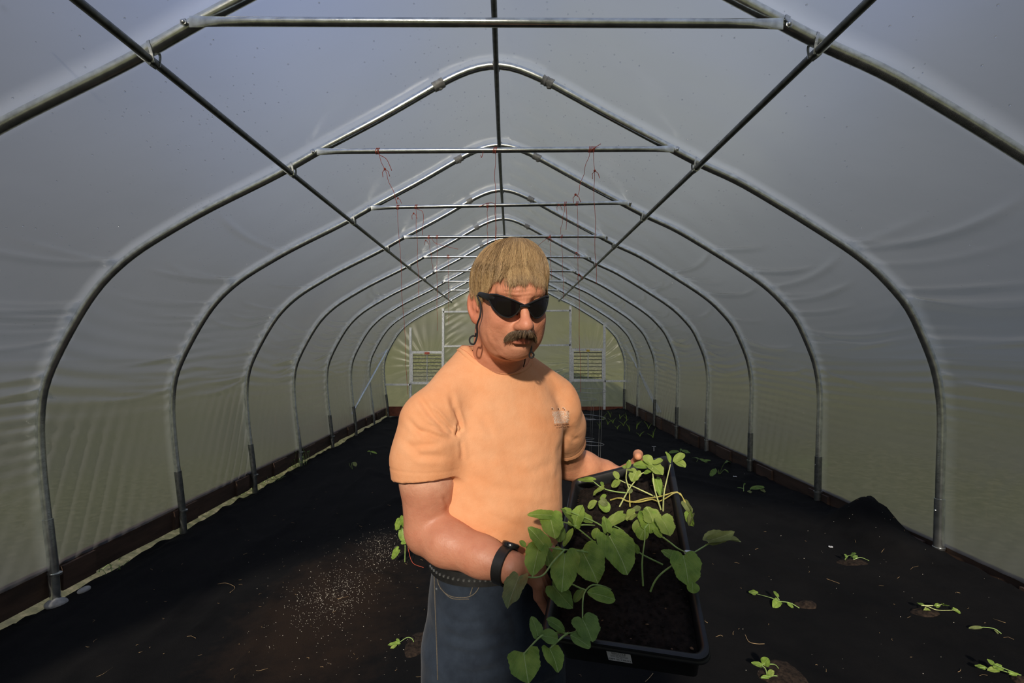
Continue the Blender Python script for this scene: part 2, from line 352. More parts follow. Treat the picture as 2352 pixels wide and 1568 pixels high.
for k, y in enumerate(RK):
    if k == 0: continue
    pl = ['hoop over the camera and partly above the picture', ''][0]
    lab = {1: 'galvanized steel arch pipe standing behind the camera', 2: 'galvanized roof hoop closest overhead, cut off by both picture edges', 10: 'galvanized hoop framing the far end wall of the tunnel'}.get(
        k, f'galvanized steel hoop with grey ground sleeves, {ORD[k-1]} complete arch counting from the front' if k > 3 else 'large galvanized steel hoop, the nearest complete arch with both feet in view')
    h = empty('tunnel_hoop', (0, y, 0), lab, 'hoop', 'galvanized hoops of the tunnel')
    pts = [(x, y, z) for x, z in PROF[::3]]
    # bent pipe stops in the sleeves
    body = [p for p in pts if p[2] > 0.50]
    MB().tube(body, R_H, 14).build('arch_pipe', M['steel'], h)
    for s in (0, 1):
        q = pts if s == 0 else pts[::-1]; low = [p for p in q[:60] if p[2] < (0.60 if s == 0 else 0.68)]; x0 = low[0][0]
        low = [(x0, y, zfloor(x0, y)-0.12)]+low
        mb = MB().tube(low, R_H+0.0045, 14); mb.ball(np.array(low[-1])+[0.03*(1 if s == 0 else -1), -0.004, -0.07], 0.006, 8)
        mb.build('ground_sleeve', M['steel_dark'] if k % 3 else M['steel'], h)
        if 3 <= k <= 7:
            mb = MB(); zz = 0.20 if s == 0 else 0.36
            mb.tube([(low[1][0], y, zz-0.006), (low[1][0], y, zz+0.006)], R_H+0.009, 14); mb.box((low[1][0]+(-0.03 if s == 0 else 0.03), y, zz), (0.05, 0.02, 0.012)); mb.build('pipe_strap', M['zinc'], h)
    if k < 10:
        for xx, s in ((-0.44, -1), (0.24, 1)):
            i = near_i(xx, s); a = V(PROF[i][0], y, PROF[i][1]); t = V(PROF[i+3][0]-PROF[i-3][0], 0, PROF[i+3][1]-PROF[i-3][1]); t /= np.linalg.norm(t)
            mb = MB(); g = [a+t*u for u in np.linspace(-0.035, 0.035, 9)]
            rr = random.Random(k*7+s); mb.tube(g, [R_H+0.003+rr.random()*0.004 for _ in g], 12)
            mb.ball(a-V(0, 0, 0.03)+t*0.01, 0.011, 8, sc=(1.6, 1, 0.8)); mb.build('tape_wrap', M['tape'], h)
        i = int(np.argmax(PROF[:, 1])); ap = V(PROF[i][0], y, PROF[i][1])
        mb = MB()
        for u in np.linspace(-0.012, 0.012, 5): mb.tube([ap+V(u+0.02*math.cos(a)*0.3, (R_H+0.004)*math.cos(a), (R_H+0.004)*math.sin(a)-0.4*(R_P if math.sin(a) < 0 else 0)) for a in np.linspace(0, 2*math.pi, 15)], 0.003, 5)
        mb.ball(ap+V(-0.012, -0.02, 0.0), 0.016, 8, sc=(0.8, 1, 1.3)); mb.ball(ap+V(0, 0, -0.055), 0.004, 6); mb.build('ridge_wrap', M['tape'], h)
    for x0, s in PUR:
        i = near_i(x0, s); a = V(PROF[i][0], y, PROF[i][1]); t = V(PROF[i+3][0]-PROF[i-3][0], 0, PROF[i+3][1]-PROF[i-3][1])
        if k >= 2: clampmesh(a, t, R_H, R_P, 1).build('purlin_clamp', M['zinc'], h)
# ---- purlins
for (x0, s), nm in zip(PUR, ('left', 'right')):
    i = near_i(x0, s); t = V(PROF[i+3][0]-PROF[i-3][0], 0, PROF[i+3][1]-PROF[i-3][1]); t /= np.linalg.norm(t); up = np.cross(t, [0, 1, 0]); up = up if up[2] > 0 else -up
    c = V(PROF[i][0], 0, PROF[i][1])-up*(R_H+R_P+0.002)
    o = MB().tube([c+V(0, yy, 0) for yy in np.linspace(YF, YB+0.02, 20)], R_P, 12).build('purlin', M['steel_dark'])
    tag(o, f'dark steel purlin running the length of the tunnel on the {nm} roof slope', 'pipe')
i = int(np.argmax(PROF[:, 1])); c = V(PROF[i][0], 0, PROF[i][1]-R_H-R_P-0.002)
tag(MB().tube([c+V(0.006*math.sin(yy), yy, 0) for yy in np.linspace(YF, YB+0.02, 30)], R_P, 12).build('ridge_purlin', M['steel_dark']), 'dark steel ridge pipe running along the peak of the roof', 'pipe')
# ---- crossbars, flattened ends bolted to straps round the hoop
BAR = {2: (-1.172, 1.002, 1.198, 1.190), 3: (-1.168, 0.997, 1.197, 1.213), 4: (-1.172, 1.005, 1.195, 1.239), 5: (-1.145, 1.040, 1.215, 1.225), 6: (-1.13, 1.05, 1.22, 1.22), 7: (-1.17, 1.02, 1.22, 1.22), 8: (-1.19, 1.0, 1.22, 1.22), 9: (-1.20, 1.0, 1.20, 1.20)}
BARP = {}
for k, (xa, xb, za, zb) in BAR.items():
    y = RK[k]-R_H-0.012; xm = (xa+xb)/2
    a = V(xa, y, CZ+za); b = V(xb, y, CZ+zb); BARP[k] = (a, b)
    names = ['closest overhead', 'on the nearest complete arch', 'third from the camera', 'fourth from the camera', 'fifth from the camera', 'sixth from the camera', 'seventh from the camera', 'farthest back before the end wall']
    e = empty('crossbar', ((a+b)/2), f'horizontal galvanized crossbar with flattened bolted ends, {names[k-2]}', 'crossbar', 'crossbars under the roof')
    mb = MB(); n = 12; P = np.array([a+(b-a)*u for u in (0, 0.012, 0.03, 0.055, 0.1, 0.5, 0.9, 0.945, 0.97, 0.988, 1)]); sq = [0.12, 0.12, 0.45, 0.8, 1, 1, 1, 0.8, 0.45, 0.12, 0.12]
    vs = []
    for p, q in zip(P, sq):
        for j in range(n):
            an = 2*math.pi*j/n; vs.append(p+V(0, R_C*q*math.cos(an), R_C*(1+(1-q)*0.38)*math.sin(an)))
    mb.add(vs, [(i*n+j, (i+1)*n+j, (i+1)*n+(j+1) % n, i*n+(j+1) % n) for i in range(len(P)-1) for j in range(n)]+[tuple(range(n)), tuple(range((len(P)-1)*n, len(P)*n))[::-1]])
    mb.build('bar_pipe', M['steel'], e)
    for p, s in ((a, -1), (b, 1)):
        mb = MB(); hp = p+V(s*0.022, 0, 0.0)
        i = near_i(hp[0], s); hx = V(PROF[i][0], RK[k], PROF[i][1])
        t = V(PROF[i+3][0]-PROF[i-3][0], 0, PROF[i+3][1]-PROF[i-3][1]); t /= np.linalg.norm(t); up = np.cross(t, [0, 1, 0]); up = up if up[2] > 0 else -up
        path = [hp+V(0, -0.002, -0.012), hp+V(0, -0.004, 0.004)]+[hx+up*(R_H+0.0035)*math.sin(q)-V(0, 1, 0)*(R_H+0.0035)*math.cos(q) for q in np.linspace(0, math.pi, 12)]+[hp+V(0, 0.014, 0)]
        for q in range(len(path)-1): mb.bar(path[q], path[q+1], 0.0025, 0.019, up=t)
        mb.build('end_strap', M['zinc'], e)
        MB().ball(hp+V(-s*0.002, -0.008, -0.004), 0.0085, 10, sc=(1, 0.6, 1)).ball(hp+V(-s*0.002, -0.004, -0.004), 0.012, 6, sc=(1, 0.25, 1)).build('bolt', M['zinc'], e)
# ---- floor
def floor():
    xs = np.arange(XL-0.02, XR+0.03, 0.035); ys = np.arange(-1.6, YB+0.25, 0.035); vs = []
    for x in xs:
        for y in ys:
            z = zfloor(x, y); ed = min(1, (x-XL)/0.35, (XR-x)/0.35)
            z += 0.020*noise.noise(Vector((x*1.3, y*0.9, 0)))+0.008*noise.noise(Vector((x*5, y*2.2, 3)))
            r = noise.noise(Vector((x*2.6+y*0.9, y*0.55-x*0.3, 7))); z += 0.022*max(0, 1-abs(r)*9)      # long cloth folds
            if x < XL+0.2: z += 0.015+0.045*max(0, noise.noise(Vector((y*4.5, 1, 1))))*(1-(x-XL)/0.2)-0.03*(1-(x-XL)/0.2)
            z += 0.20*math.exp(-((x-2.55)/0.16)**2-((y-3.62)/0.20)**2)+0.10*math.exp(-((x-2.42)/0.16)**2-((y-3.3)/0.3)**2)
            if x > XR-0.35: z += 0.03*abs(noise.noise(Vector((x*9, y*6, 2))))
            vs.append((x, y, z))
    m = len(ys); I = np.arange(len(xs)*m).reshape(len(xs), m)
    fs = np.stack([I[:-1, :-1], I[1:, :-1], I[1:, 1:], I[:-1, 1:]], -1).reshape(-1, 4)
    o = mk('floor', vs, fs, M['floor']); tag(o, kind='structure'); return o
FL = floor(); _bv = BVHTree.FromPolygons([v.co.copy() for v in FL.data.vertices], [tuple(p.vertices) for p in FL.data.polygons])
def ground(x, y):
    h = _bv.ray_cast(Vector((x, y, 1.5)), Vector((0, 0, -1)))
    return h[0].z if h[0] else zfloor(x, y)
def floor_at(px, py):
    """the place on the floor where the photograph shows this spot"""
    d = Vector(((px-VX)/F, 1, -(py-VY)/F)).normalized(); h = _bv.ray_cast(Vector((0, 0, CZ)), d)
    if h[0] is None: 
        dd = CZ/((py-VY)/F); return V(dd*(px-VX)/F, dd, 0.05)
    return V(*h[0])
# ---- baseboards
def board(name, x, z0, z1, y0, y1, seed):
    mb = MB(); rr = random.Random(seed); ys = np.arange(y0, y1, 0.06); vs = []; n = len(ys)
    for y in ys:
        t = 0.006*noise.noise(Vector((y*3, seed, 0)))+0.004*noise.noise(Vector((y*17, seed, 0))); b = 0.012*noise.noise(Vector((y*1.5, seed, 5)))
        vs += [(x-0.019, y, z0+b), (x+0.019, y, z0+b), (x+0.019, y, z1+t), (x-0.019, y, z1+t)]
    fs = [(i*4+j, i*4+(j+1) % 4, (i+1)*4+(j+1) % 4, (i+1)*4+j) for i in range(n-1) for j in range(4)]+[(3, 2, 1, 0), (n*4-4, n*4-3, n*4-2, n*4-1)]
    mb.add(vs, fs); s = 1 if x < 0 else -1
    for y in np.arange(y0+0.5, y1, 0.95): mb.box((x+s*0.030, y+rr.uniform(-.1, .1), (z0+z1)/2-0.01), (0.025, rr.uniform(0.25, 0.4), (z1-z0)*0.86))
    o = mb.build(name, M['board'], sharp=30); tag(o, kind='structure')
board('baseboard_left', XL-0.052, 0.055, 0.235, YF, YB, 1); board('baseboard_right', XR+0.052, 0.14, 0.372, YF, YB, 2)
o = MB().box((-0.09, YB+0.05, 0.14), (5.5, 0.04, 0.22)).build('baseboard_back', M['redboard']); tag(o, kind='structure')
# ---- ground and hill outside
def outside():
    xs = np.linspace(-60, 60, 121); ys = np.r_[np.linspace(-40, 10, 51), np.linspace(10.5, 80, 100)]; vs = []
    for x in xs:
        for y in ys:
            z = 0.0 if x < 0 else min(0.10, x*0.05)
            if y > YB+1.0: z += (y-YB-1.0)*0.20*math.exp(-(x/17)**2)+0.3*noise.noise(Vector((x*0.1, y*0.1, 0)))
            if -2.75 < x < 2.6 and -1.5 < y < YB+.1: z = -0.25
            vs.append((x, y, z-0.0))
    m = len(ys); I = np.arange(len(xs)*m).reshape(len(xs), m)
    o = mk('lawn', vs, np.stack([I[:-1, :-1], I[1:, :-1], I[1:, 1:], I[:-1, 1:]], -1).reshape(-1, 4), M['grass'])
    tag(o, kind='structure')
outside()
# ------------------------------------------------ sculpting with distance fields
class Field:
    def __init__(s, xs, ys, zs):
        s.ax = [np.asarray(a, np.float32) for a in (xs, ys, zs)]; s.F = np.full([len(a) for a in s.ax], 0.5, np.float32)
    def sub(s, lo, hi):
        sl = []
        for a, l, h in zip(s.ax, lo, hi):
            i = max(0, int(np.searchsorted(a, l))-1); j = min(len(a), int(np.searchsorted(a, h))+1); sl.append(slice(i, max(i+1, j)))
        g = np.meshgrid(*[a[q] for a, q in zip(s.ax, sl)], indexing='ij'); return tuple(sl), g
    def put(s, d, sl, k, op):
        f = s.F[sl]
        if op == 'add':
            h = np.clip(0.5+0.5*(f-d)/k, 0, 1); s.F[sl] = f*(1-h)+d*h-k*h*(1-h)
        else:
            d = -d; h = np.clip(0.5-0.5*(f-d)/k, 0, 1); s.F[sl] = f*(1-h)+d*h+k*h*(1-h)
    def cap(s, a, b, ra, rb, k=0.02, op='add', sq=None):
        a, b = np.array(a, float), np.array(b, float); r = max(ra, rb)+3*k+0.02
        sl, (X, Y, Z) = s.sub(np.minimum(a, b)-r, np.maximum(a, b)+r); d = b-a; L2 = float(d@d)+1e-12
        t = np.clip(((X-a[0])*d[0]+(Y-a[1])*d[1]+(Z-a[2])*d[2])/L2, 0, 1)
        D = np.sqrt((X-a[0]-t*d[0])**2+(Y-a[1]-t*d[1])**2+(Z-a[2]-t*d[2])**2)-(ra+(rb-ra)*t)
        s.put(D.astype(np.float32), sl, k, op)
    def ell(s, c, r, R=None, k=0.02, op='add'):
        c = np.array(c, float); m = max(r)+3*k+0.02; sl, (X, Y, Z) = s.sub(c-m, c+m); X, Y, Z = X-c[0], Y-c[1], Z-c[2]
        if R is not None:
            R = np.array(R); X, Y, Z = (R[0, 0]*X+R[1, 0]*Y+R[2, 0]*Z, R[0, 1]*X+R[1, 1]*Y+R[2, 1]*Z, R[0, 2]*X+R[1, 2]*Y+R[2, 2]*Z)
        k0 = np.sqrt((X/r[0])**2+(Y/r[1])**2+(Z/r[2])**2)+1e-6; k1 = np.sqrt((X/r[0]**2)**2+(Y/r[1]**2)**2+(Z/r[2]**2)**2)+1e-6
        s.put((k0*(k0-1)/k1).astype(np.float32), sl, k, op)
    def chain(s, pts, rs, k=0.01, op='add'):
        for i in range(len(pts)-1): s.cap(pts[i], pts[i+1], rs[i], rs[i+1], k, op)
    def section(s, tab, cx, cy, yaw, k=0.02, op='add', e=2.3):
        """stack of rounded oval sections: z, half width, half depth, forward shift"""
        tab = np.array(tab, float); z0, z1 = tab[0, 0], tab[-1, 0]; R = 0.26
        sl, (X, Y, Z) = s.sub((cx-R, cy-R, z0-0.04), (cx+R, cy+R, z1+0.04)); c, q = math.cos(yaw), math.sin(yaw)
        U = (X-cx)*c+(Y-cy)*q; Vv = -(X-cx)*q+(Y-cy)*c
        hw = np.interp(Z, tab[:, 0], tab[:, 1]); hd = np.interp(Z, tab[:, 0], tab[:, 2]); sh = np.interp(Z, tab[:, 0], tab[:, 3])
        D = ((np.abs(U)/hw)**e+(np.abs(Vv-sh)/hd)**e)**(1/e); D = (D-1)*np.minimum(hw, hd)
        D = np.maximum(D, np.maximum(z0-Z, Z-z1)); s.put(D.astype(np.float32), sl, k, op)
    def cut(s, p, n, lo=None, hi=None):
        """removes everything on the side n points to, inside an optional box"""
        p, n = np.array(p, float), np.array(n, float); n /= np.linalg.norm(n)
        sl, (X, Y, Z) = s.sub(lo if lo is not None else [a[0] for a in s.ax], hi if hi is not None else [a[-1] for a in s.ax])
        D = (X-p[0])*n[0]+(Y-p[1])*n[1]+(Z-p[2])*n[2]; s.F[sl] = np.maximum(s.F[sl], D.astype(np.float32))
    def mesh(s):
        F = s.F; S = F < 0; n = F.shape
        c = sum(S[i:n[0]-1+i, j:n[1]-1+j, k:n[2]-1+k].astype(np.int8) for i in (0, 1) for j in (0, 1) for k in (0, 1))
        act = np.argwhere((c > 0) & (c < 8)); idx = np.full([q-1 for q in n], -1, np.int64); idx[tuple(act.T)] = np.arange(len(act))
        P = np.zeros((len(act), 3)); Cn = np.zeros(len(act)); ax = s.ax
        for d in range(3):
            o1, o2 = [q for q in range(3) if q != d]
            for a in (0, 1):
                for b in (0, 1):
                    p0 = act.copy(); p0[:, o1] += a; p0[:, o2] += b; p1 = p0.copy(); p1[:, d] += 1
                    f0 = F[tuple(p0.T)]; f1 = F[tuple(p1.T)]; m = (f0 < 0) != (f1 < 0); t = np.where(m, f0/(f0-f1+1e-12), 0)
                    q = np.stack([ax[i][p0[:, i]] for i in range(3)], 1).astype(float); q[:, d] += t*(ax[d][p1[:, d]]-ax[d][p0[:, d]])
                    P += q*m[:, None]; Cn += m
        P /= Cn[:, None]; quads = []
        for d in range(3):
            o1, o2 = (d+1) % 3, (d+2) % 3; s0 = [slice(1, q-1) for q in n]; s0[d] = slice(0, n[d]-1); s1 = list(s0); s1[d] = slice(1, n[d])
            m = S[tuple(s0)] != S[tuple(s1)]; e = np.argwhere(m); off = [1, 1, 1]; off[d] = 0; e = e+np.array(off)
            ins = S[tuple(e.T)]; q = []
            for a, b in ((0, 0), (1, 0), (1, 1), (0, 1)):
                w = e.copy(); w[:, o1] -= a; w[:, o2] -= b; q.append(idx[tuple(w.T)])
            q = np.stack(q, 1); q[~ins] = q[~ins][:, ::-1]; quads.append(q)
        Q = np.vstack(quads); Q = Q[(Q >= 0).all(1)]; return P, Q
def relax(P, Q, it=2, w=0.5):
    n = len(P); E = np.vstack([Q[:, [0, 1]], Q[:, [1, 2]], Q[:, [2, 3]], Q[:, [3, 0]]])
    for q in range(it):
        for ww in (w, -w*1.02 if q < it-1 else 0):
            A = np.zeros((n, 3)); c = np.bincount(E[:, 0], minlength=n)+np.bincount(E[:, 1], minlength=n)
            for k in range(3): A[:, k] = np.bincount(E[:, 0], P[E[:, 1], k], n)+np.bincount(E[:, 1], P[E[:, 0], k], n)
            P = P+ww*(A/np.maximum(c, 1)[:, None]-P)
    return P
def vnorm(P, Q):
    a = np.cross(P[Q[:, 2]]-P[Q[:, 0]], P[Q[:, 3]]-P[Q[:, 1]]); N = np.zeros_like(P)
    for k in range(4):
        for j in range(3): N[:, j] += np.bincount(Q[:, k], a[:, j], len(P))
    return N/(np.linalg.norm(N, axis=1)[:, None]+1e-12)
def nmesh(name, P, Q, mat, parent=None, col=None):
    me = bpy.data.meshes.new(name); me.vertices.add(len(P)); me.vertices.foreach_set('co', P.ravel().astype(np.float32)); k = Q.shape[1]
    me.loops.add(Q.size); me.loops.foreach_set('vertex_index', Q.ravel().astype(np.int32)); me.polygons.add(len(Q)); me.polygons.foreach_set('loop_start', np.arange(0, Q.size, k, dtype=np.int32)); me.update(calc_edges=True)
    if col is not None:
        a = me.color_attributes.new('tone', 'FLOAT_COLOR', 'POINT'); a.data.foreach_set('color', np.c_[col, np.ones(len(P))].ravel().astype(np.float32))
    return link(name, me, mat, parent)
def bvh(P, Q): return BVHTree.FromPolygons([tuple(p) for p in P], [tuple(q) for q in Q])
def shoot(bv, px, py):
    d = Vector(((px-VX)/F, 1, -(py-VY)/F)).normalized(); h = bv.ray_cast(Vector((0, 0, CZ)), d); return h
def span(*seg):
    out = []
    for a, b, st in seg: out += list(np.arange(a, b-st*0.5, st))
    return np.array(out+[seg[-1][1]])
def pxof(P): return VX+P[:, 0]/P[:, 1]*F, VY-(P[:, 2]-CZ)/P[:, 1]*F
def pl_dist(X, Y, line):
    """distance in pixels to a polyline and position along it"""
    L = np.array(line, float); best = np.full(X.shape, 1e9); tt = np.zeros(X.shape); tot = np.r_[0, np.cumsum(np.hypot(*np.diff(L, axis=0).T))]; side = np.zeros(X.shape)
    for i in range(len(L)-1):
        a, b = L[i], L[i+1]; d = b-a; t = np.clip(((X-a[0])*d[0]+(Y-a[1])*d[1])/(d@d), 0, 1); D = np.hypot(X-a[0]-t*d[0], Y-a[1]-t*d[1])
        m = D < best; best[m] = D[m]; tt[m] = ((tot[i]+t*(tot[i+1]-tot[i]))/tot[-1])[m]; side[m] = np.sign(((X-a[0])*d[1]-(Y-a[1])*d[0]))[m]
    return best, tt, side
def crease(P, N, lines, facing=True):
    X, Y = pxof(P); fac = np.clip(-(N[:, 1]), 0, 1) if facing else 1.0; off = np.zeros(len(P))
    for ln, w, amp in lines:
        L = np.array(ln); m = (X > L[:, 0].min()-4*w) & (X < L[:, 0].max()+4*w) & (Y > L[:, 1].min()-4*w) & (Y < L[:, 1].max()+4*w)
        D, t, s = pl_dist(X[m], Y[m], ln); env = np.clip(np.minimum(t, 1-t)*5+0.25, 0, 1); v = np.exp(-(D/w)**2)-0.55*np.exp(-((D-1.9*w)/(1.1*w))**2)
        off[m] -= amp*v*env
    return P+N*(off*fac)[:, None]
# ------------------------------------------------ the man: joints
PY, BX, BY = math.radians(25), -0.033, 1.16
def bod(u, v, z): return V(BX+u*math.cos(PY)-v*math.sin(PY), BY+u*math.sin(PY)+v*math.cos(PY), z)
XS = .90; HC = V(-0.001, 1.047, 1.678); HR = np.array(Matrix.Rotation(math.radians(17), 3, 'Z') @ Matrix.Rotation(math.radians(8), 3, 'X'))
def hd(x, y, z): return HC+HR @ V(x*XS, y, z)
RS, RE, RW = V(-0.170, 1.064, 1.426), V(-0.172, 1.056, 1.192), V(0.003, 0.955, 1.168)
LS, LE, LW = V(0.120, 1.240, 1.432), V(0.166, 1.425, 1.258), V(0.312, 1.485, 1.205)
# tray corners (near left, near right, far right, far left) on the rim
TA, TB, TC, TD = V(0.054, 0.885, 1.081), V(0.332, 0.830, 1.069), V(0.420, 1.316, 1.308), V(0.173, 1.401, 1.220)
TU = (TB-TA+TC-TD)/2; TV = (TD-TA+TC-TB)/2; TW, TL = np.linalg.norm(TU), np.linalg.norm(TV); TU /= TW; TV = TV-TU*(TV@TU); TV /= np.linalg.norm(TV); TN = np.cross(TU, TV); TO = (TA+TB+TC+TD)/4
def tray(u, v, w=0.0):                                 # u across, v away from the camera, w up from the rim; the thin tray is a little twisted
    a, b = u/TW+.5, v/TL+.5; return (TA*(1-a)+TB*a)*(1-b)+(TD*(1-a)+TC*a)*b+TN*w
person = empty('person', (BX, BY, ground(BX, BY)), 'man in orange t-shirt, jeans and wraparound sunglasses holding a seedling tray', 'person')
def skin_field():
    f = Field(span((-0.29, -0.095, .0036), (-0.095, 0.10, .0022), (0.10, 0.43, .0036)), span((0.83, 0.91, .003), (0.91, 1.0, .0021), (1.0, 1.52, .0036)), span((0.10, 1.02, .014), (1.02, 1.50, .0032), (1.50, 1.81, .0023)))
    # trunk and legs under the clothes
    f.section([(0.86, .13, .09, 0), (1.0, .135, .095, 0), (1.15, .13, .095, 0), (1.3, .14, .09, 0), (1.42, .13, .075, 0), (1.47, .09, .06, 0)], BX, BY, PY, 0.03)
    for s in (-1, 1):
        f.chain([bod(s*.08, 0, .92), bod(s*.10, -.01, .52), bod(s*.11, .02, .17)], [.075, .05, .035], .03); f.cap(bod(s*.11, .0, .135), bod(s*.12, -.10, .125), .03, .028, .02)
    f.chain([bod(0, 0.022, 1.46), hd(0, .030, -.045)], [.054, .060], .03)
    f.cap(bod(-.03, .01, 1.49), RS+V(.02, 0, -.01), .042, .045, .03); f.cap(bod(.03, .01, 1.49), LS-V(.02, 0, .01), .042, .045, .03)
    # head
    E = lambda c, r, k=.02, op='add', R=None: f.ell(hd(*c), (r[0]*XS, r[1], r[2]), HR if R is None else HR @ np.array(R), k, op)
    Cp = lambda a, b, ra, rb, k=.01, op='add': f.cap(hd(*a), hd(*b), ra, rb, k, op)
    E((0, .012, .040), (.074, .094, .078), .02); E((0, -.022, -.012), (.067, .071, .080), .03); E((0, -.020, -.056), (.061, .062, .045), .03)
    E((0, -.060, -.081), (.030, .027, .021), .02); E((0, -.028, -.096), (.048, .046, .022), .022); E((0, -.088, .034), (.042, .012, .022), .03)
    for s in (-1, 1):
        E((s*.037, -.062, -.030), (.026, .024, .024), .018); E((s*.045, -.035, -.060), (.022, .030, .030), .02)
        E((s*.032, -.099, .002), (.017, .012, .011), .012, 'sub'); E((s*.031, -.083, .001), (.0125, .0125, .0125), .004)
        Cp((s*.012, -.093, .020), (s*.045, -.080, .022), .008, .006, .012)
        Cp((s*.021, -.104, -.034), (s*.037, -.083, -.066), .0025, .003, .006, 'sub')
        E((s*.0125, -.105, -.042), (.0088, .0120, .0082), .006)
        # ear
        rz = Matrix.Rotation(-s*math.radians(36), 3, 'Z') @ Matrix.Rotation(math.radians(-10), 3, 'X')
        E((s*.0765, .016, -.012), (.0095, .0195, .0325), .005, 'add', rz); E((s*.0740, .010, -.037), (.007, .011, .012), .006, 'add', rz)
        E((s*.0845, .0120, -.009), (.0070, .0125, .0235), .002, 'sub', rz); E((s*.0775, .0135, -.012), (.0035, .0050, .0110), .002, 'add', rz); E((s*.0740, -.002, -.016), (.004, .005, .007), .004)
    Cp((0, -.092, .010), (0, -.115, -.034), .0075, .0098, .012); E((0, -.1175, -.0390), (.0128, .0130, .0118), .008)
    for s in (-1, 1): E((s*.0070, -.1135, -.0520), (.0038, .005, .003), .002, 'sub')
    E((0, -.080, -.058), (.029, .019, .020), .015); Cp((-.017, -.0935, -.0655), (0, -.0985, -.0640), .003, .0045, .004); Cp((.017, -.0935, -.0655), (0, -.0985, -.0640), .003, .0045, .004)
    Cp((-.014, -.0930, -.0735), (.014, -.0930, -.0735), .0048, .0048, .005); Cp((-.021, -.0930, -.0690), (.021, -.0930, -.0690), .0012, .0012, .0025, 'sub')
    Cp((-.016, -.090, -.0805), (.016, -.090, -.0805), .003, .003, .008, 'sub')
    Cp((-.03, -.052, -.109), (.03, -.052, -.109), .003, .003, .010, 'sub')
    # right arm, viewer's left
    f.chain([RS, RS+(RE-RS)*.5, RE+V(0, 0, .02)], [.050, .055, .047], .02); f.ell(RS+(RE-RS)*.55+V(.012, -.012, 0), (.040, .040, .06), None, .02)
    m = RE+(RW-RE)*.28; f.chain([RE, m+V(-.002, -.003, .004), RE+(RW-RE)*.68, RW], [.041, .046, .037, .029], .018)
    f.ell(RE+V(-.012, .018, -.016), (.030, .030, .028), None, .015)
    # left arm
    f.chain([LS, LS+(LE-LS)*.5, LE], [.050, .045, .043], .02); f.chain([LE, LE+(LW-LE)*.3, LE+(LW-LE)*.75, LW], [.044, .046, .037, .030], .015)
    # hands: each finger its own chain out of the palm
    def hand(wr, palm, kn, dirs, thumb, wid):
        f.chain([wr, palm], [.025, .021], .014); c = np.mean(kn, axis=0)
        for i, (k_, pts) in enumerate(zip(kn, dirs)):
            f.cap(palm, k_, .017, .0115, .010); r = [.0100, .0095, .0088, .0078][:len(pts)+1]; f.chain([k_]+pts, r, .003)
        f.cap(wr+(palm-wr)*.5, thumb[0], .018, .015, .012); f.chain(thumb, [.0145, .0125, .0105][:len(thumb)], .005)
    tn = TN
    kn, dr = [], []
    for i, q in enumerate((-0.165, -0.144, -0.123, -0.103)):        # along the tray's left wall, little finger nearest the camera
        k_ = tray(-TW/2-.026+.003*abs(i-2), q, .016+.004*(i == 2)); kn.append(k_)
        l = (.86, .96, 1.0, .94)[i]; dr.append([tray(-TW/2-.024, q-.002, -.016*l), tray(-TW/2-.008, q-.003, -.062*l-.010), tray(-TW/2+.022, q-.003, -.0895)])
    hand(RW, RW+(np.mean(kn, axis=0)-RW)*.55+V(-.006, 0, .006), kn, dr, [RW+V(.034, .004, .000), tray(-TW/2-.012, -.070, .028), tray(-TW/2+.012, -.074, .015)], 1)
    kn, dr = [], []
    for i, q in enumerate((.075, .055, .035, .015)):                # under the far wall
        k_ = tray(q, TL/2+.030, -.045); kn.append(k_); dr.append([tray(q-.002, TL/2+.012, -.078), tray(q-.006, TL/2-.022, -.0895), tray(q-.010, TL/2-.046, -.0895)])
    hand(LW, LW+(np.mean(kn, axis=0)-LW)*.5, kn, dr, [tray(.048, TL/2+.034, -.020), tray(.052, TL/2+.020, .010), tray(.052, TL/2-.002, .018)], 1)
    P, Q = f.mesh(); P = relax(P, Q, 2, .5); return P, Q
def smooth01(x, a, b): t = np.clip((x-a)/(b-a), 0, 1); return t*t*(3-2*t)
